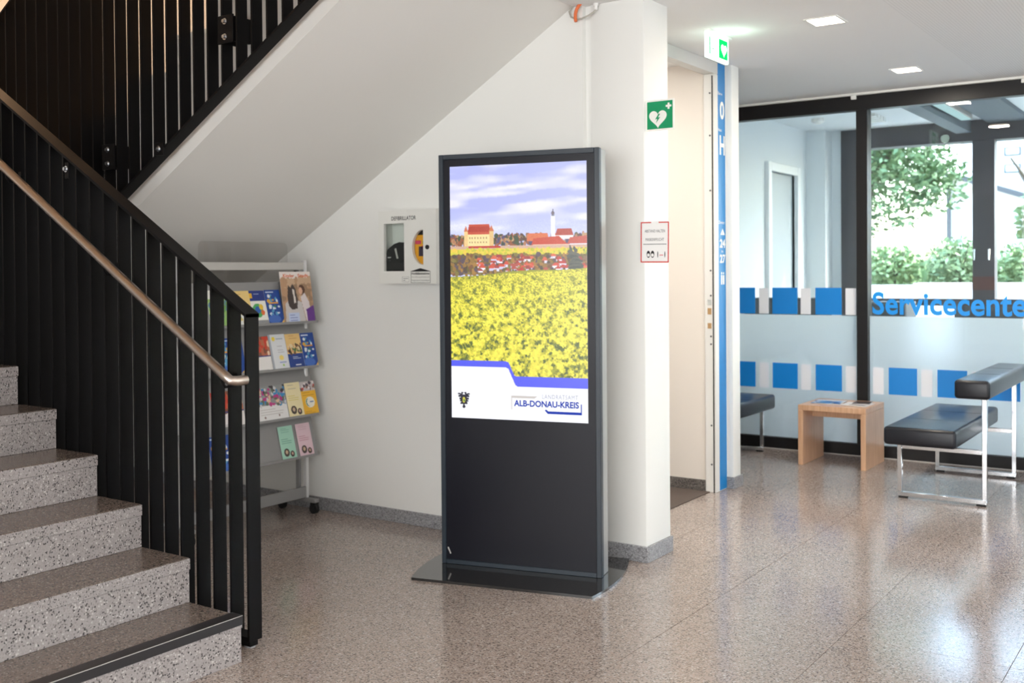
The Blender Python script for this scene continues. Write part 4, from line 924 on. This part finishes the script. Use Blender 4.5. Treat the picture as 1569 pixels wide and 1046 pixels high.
ds = thing('direction_strip', (DX, 6.37, 0), 'tall narrow blue strip with white room numbers beside the doorway', 'sign')
box('strip', (DX, DX+.003), (6.315, 6.43), (.004, CE-.002), M_blue2, ds)
def onstrip(z, y=6.315): return basis((DX+.0032, y, z), (0, 1, 0), (0, 0, 1))
text('lettering', 'Ebene', onstrip(2.548), None, .020, M_signwhite, ds)
text('lettering', '0', onstrip(2.395, 6.345), .07, .115, M_signwhite, ds, bold=.03)
text('lettering', 'Haus', onstrip(2.315), None, .020, M_signwhite, ds)
text('lettering', 'H', onstrip(2.165, 6.340), .08, .125, M_signwhite, ds, bold=.03)
text('lettering', 'Zimmer', onstrip(1.72), .10, .020, M_signwhite, ds)
plate('arrow_up', onstrip(1.650, 6.345), [(0, 0), (.07, 0), (.035, .04)], .0004, M_signwhite, ds)
text('lettering', '24', onstrip(1.567, 6.335), .085, .055, M_signwhite, ds, bold=.03)
text('lettering', 'bis', onstrip(1.536, 6.36), None, .018, M_signwhite, ds)
text('lettering', '27', onstrip(1.468, 6.335), .085, .055, M_signwhite, ds, bold=.03)
for y in (6.350, 6.382):
    plate('person_icon', onstrip(1.33, y), rect(0, 0, .022, .060), .0004, M_signwhite, ds); plate('person_icon_head', onstrip(1.33, y), ell(.011, .072, .009, .008), .0004, M_signwhite, ds)

# ================================================================== CEILING LAMPS, CABLES
for x, y, lb in ((-1.812, 5.60, 'square recessed ceiling downlight above the open floor near the pillar'), (-1.82, 7.30, 'square recessed ceiling downlight next to the black glazed wall')):
    d = thing('downlight', (x, y, CE-.006), lb, 'lamp', 'recessed downlights')
    fm = MB()
    for a, b, c_, e in ((-.09, .09, -.095, -.083), (-.09, .09, .083, .095), (-.09, -.078, -.083, .083), (.078, .09, -.083, .083)): fm.box((x+a, x+b), (y+c_, y+e), (CE-.005, CE+.0))
    obj('trim_frame', fm, M_white, d)
    box('diffuser', (x-.078, x+.078), (y-.083, y+.083), (CE-.002, CE-.0005), M_lamp, d)
    light('downlight_light', 'AREA', (x, y, CE-.02), 15, (1, .9, .76), target=(x, y, 0), size=.16)
light('hall_lamp_fill', 'AREA', (.6, 3.0, CE-.03), 60, (1, .93, .82), target=(.6, 3.0, 0), size=4.0, size_y=6.0)  # one broad area light added in place of downlights out of view

def arcpts(p0, p1, p2, n=14):
    p0, p1, p2 = Vector(p0), Vector(p1), Vector(p2)
    return [(1-t)**2*p0+2*t*(1-t)*p1+t*t*p2 for t in [i/(n-1) for i in range(n)]]
obj('cable_gland', MB().tube([(-2.622, 4.555, CE+.0), (-2.622, 4.555, 2.735)], .013, 12).tube([(-2.622, 4.555, 2.737), (-2.622, 4.555, 2.718)], .009, 12), M_white, smooth=True, label='white plastic cable gland at the ceiling beside the pillar', cat='cable gland')
loop = [(-2.745, 4.535, 2.755), (-2.765, 4.535, 2.725), (-2.755, 4.535, 2.698), (-2.725, 4.535, 2.682), (-2.69, 4.535, 2.681), (-2.655, 4.54, 2.692), (-2.632, 4.548, 2.706), (-2.622, 4.555, 2.72)]
obj('cable', MB().tube(loop, .0045, 8), M_cable, smooth=True, label='grey cable looping down from the ceiling gland beside the pillar', cat='cable')
obj('cable', MB().tube(arcpts((-2.694, 4.53, 2.755), (-2.735, 4.528, 2.725), (-2.722, 4.528, 2.668)), .0085, 8), M_orange, smooth=True, label='short orange cable hanging beside the grey cable loop', cat='cable')

# ================================================================== TABLE AND MAGAZINES
tb = thing('side_table', (-2.395, 7.72, 0), 'beech side table with solid panel sides in front of the glazed wall', 'table')
tx0, tx1, ty0, ty1, tz = -2.640, -2.152, 7.49, 7.955, .438
box('table_top', (tx0, tx1), (ty0, ty1), (tz-.040, tz), M_wood, tb, bevel=.002)
box('side_panel', (tx0, tx0+.036), (ty0, ty1), (0, tz-.0405), M_wood, tb, bevel=.002)
box('side_panel', (tx1-.036, tx1), (ty0, ty1), (0, tz-.0405), M_wood, tb, bevel=.002)
box('apron', (tx0+.036, tx1-.036), (7.70, 7.722), (tz-.105, tz-.0405), M_wood, tb)
def mag(name, x, y, w_, h_, rot, z, fn, label):
    c = Canvas(36, 48); fn(c)
    m = Matrix.Translation((x, y, z)) @ Matrix.Rotation(rot, 4, 'Z')
    return printed_sheet(name, c, m, w_, h_, .005, M_print, None, label=label, cat='magazine', group='magazines on the side table')
def mg_blue(c): c.a[:] = (226, 230, 236); c.rect(0, .3, 1, 1, (40, 110, 176)); c.speck(0, .3, 1, 1, 34, [(30, 70, 130), (90, 160, 210), (220, 226, 230), (40, 50, 60)], .1, 3)
def mg_white(c): c.a[:] = (232, 228, 226); c.lines(.1, .9, .1, .6, 7, (190, 186, 186)); c.rect(.3, .65, .9, .92, (170, 160, 160))
def mg_dark(c): c.a[:] = (60, 44, 46); c.speck(0, 0, 1, 1, 20, [(90, 70, 66), (40, 34, 40), (140, 120, 110)], .14, 5)
mag('magazine', -2.585, 7.60, .21, .23, .06, tz+.0003, mg_blue, 'blue magazine lying on the beech side table')
mag('magazine', -2.37, 7.60, .19, .20, -.04, tz+.0003, mg_white, 'white printed magazine lying on the beech side table')
mag('magazine', -2.30, 7.66, .12, .17, .12, tz+.0060, mg_dark, 'dark booklet lying on top of the white magazine')

# ================================================================== BENCHES
def cushion(x0, x1, y0, y1, z0, z1, n):
    """padded beam with rounded edges, seams every section"""
    return MB().box((x0, x1), (y0, y1), (z0, z1), .022, 4)
def bench(loc, rot, label):
    b = thing('waiting_bench', loc, label, 'bench', 'waiting benches', rotz=rot)
    M = Matrix.Translation(Vector(loc)) @ Matrix.Rotation(rot, 4, 'Z')
    L = .68                                             # half length along y
    R3 = Matrix.Rotation(rot, 3, 'Z')
    seat = obj('seat_cushion', cushion(-.29, .135, -L, L, .335, .447, 3).xf(M), M_leather, b, smooth=True, rot=R3)
    back = obj('back_cushion', cushion(.118, .318, -L+.03, L+.03, .640, .754, 3).xf(M), M_leather, b, smooth=True, rot=R3)
    M_seam = mat('leather_seam', (24, 25, 30), .6)
    for y in (-.227, .227):
        obj('seam', MB().box((-.27, .115), (y-.002, y+.002), (.4465, .4476)).xf(M), M_seam, seat, rot=R3)
        obj('seam', MB().box((.138, .298), (y+.028, y+.032), (.7535, .7546)).xf(M), M_seam, back, rot=R3)
    q = .0155
    for y in (-.60, .40):
        fb_ = obj('floor_rail', MB().box((-.222, .295), (y-q, y+q), (.012, .039), .002).xf(M), M_chrome, b, smooth=True, rot=R3)
        for x in (-.19, .26): obj('glide', MB().box((x-.025, x+.025), (y-q+.002, y+q-.002), (0, .012)).xf(M), M_rubber, fb_, rot=R3)
        obj('leg', MB().box((-.222, -.195), (y-q, y+q), (.039, .335), .002).xf(M), M_chrome, b, smooth=True, rot=R3)
        obj('leg', MB().box((.268, .295), (y-q, y+q), (.039, .640), .002).xf(M), M_chrome, b, smooth=True, rot=R3)
        obj('cross_rail', MB().box((-.195, .268), (y-q, y+q), (.308, .335), .002).xf(M), M_chrome, b, smooth=True, rot=R3)
    return b
bench((-1.520, 7.345, 0), 0, 'black leather bench with raised back cushion beside the beech side table')
bench((-3.27, 7.27, 0), math.pi, 'black leather bench half hidden behind the white column by the doorway')
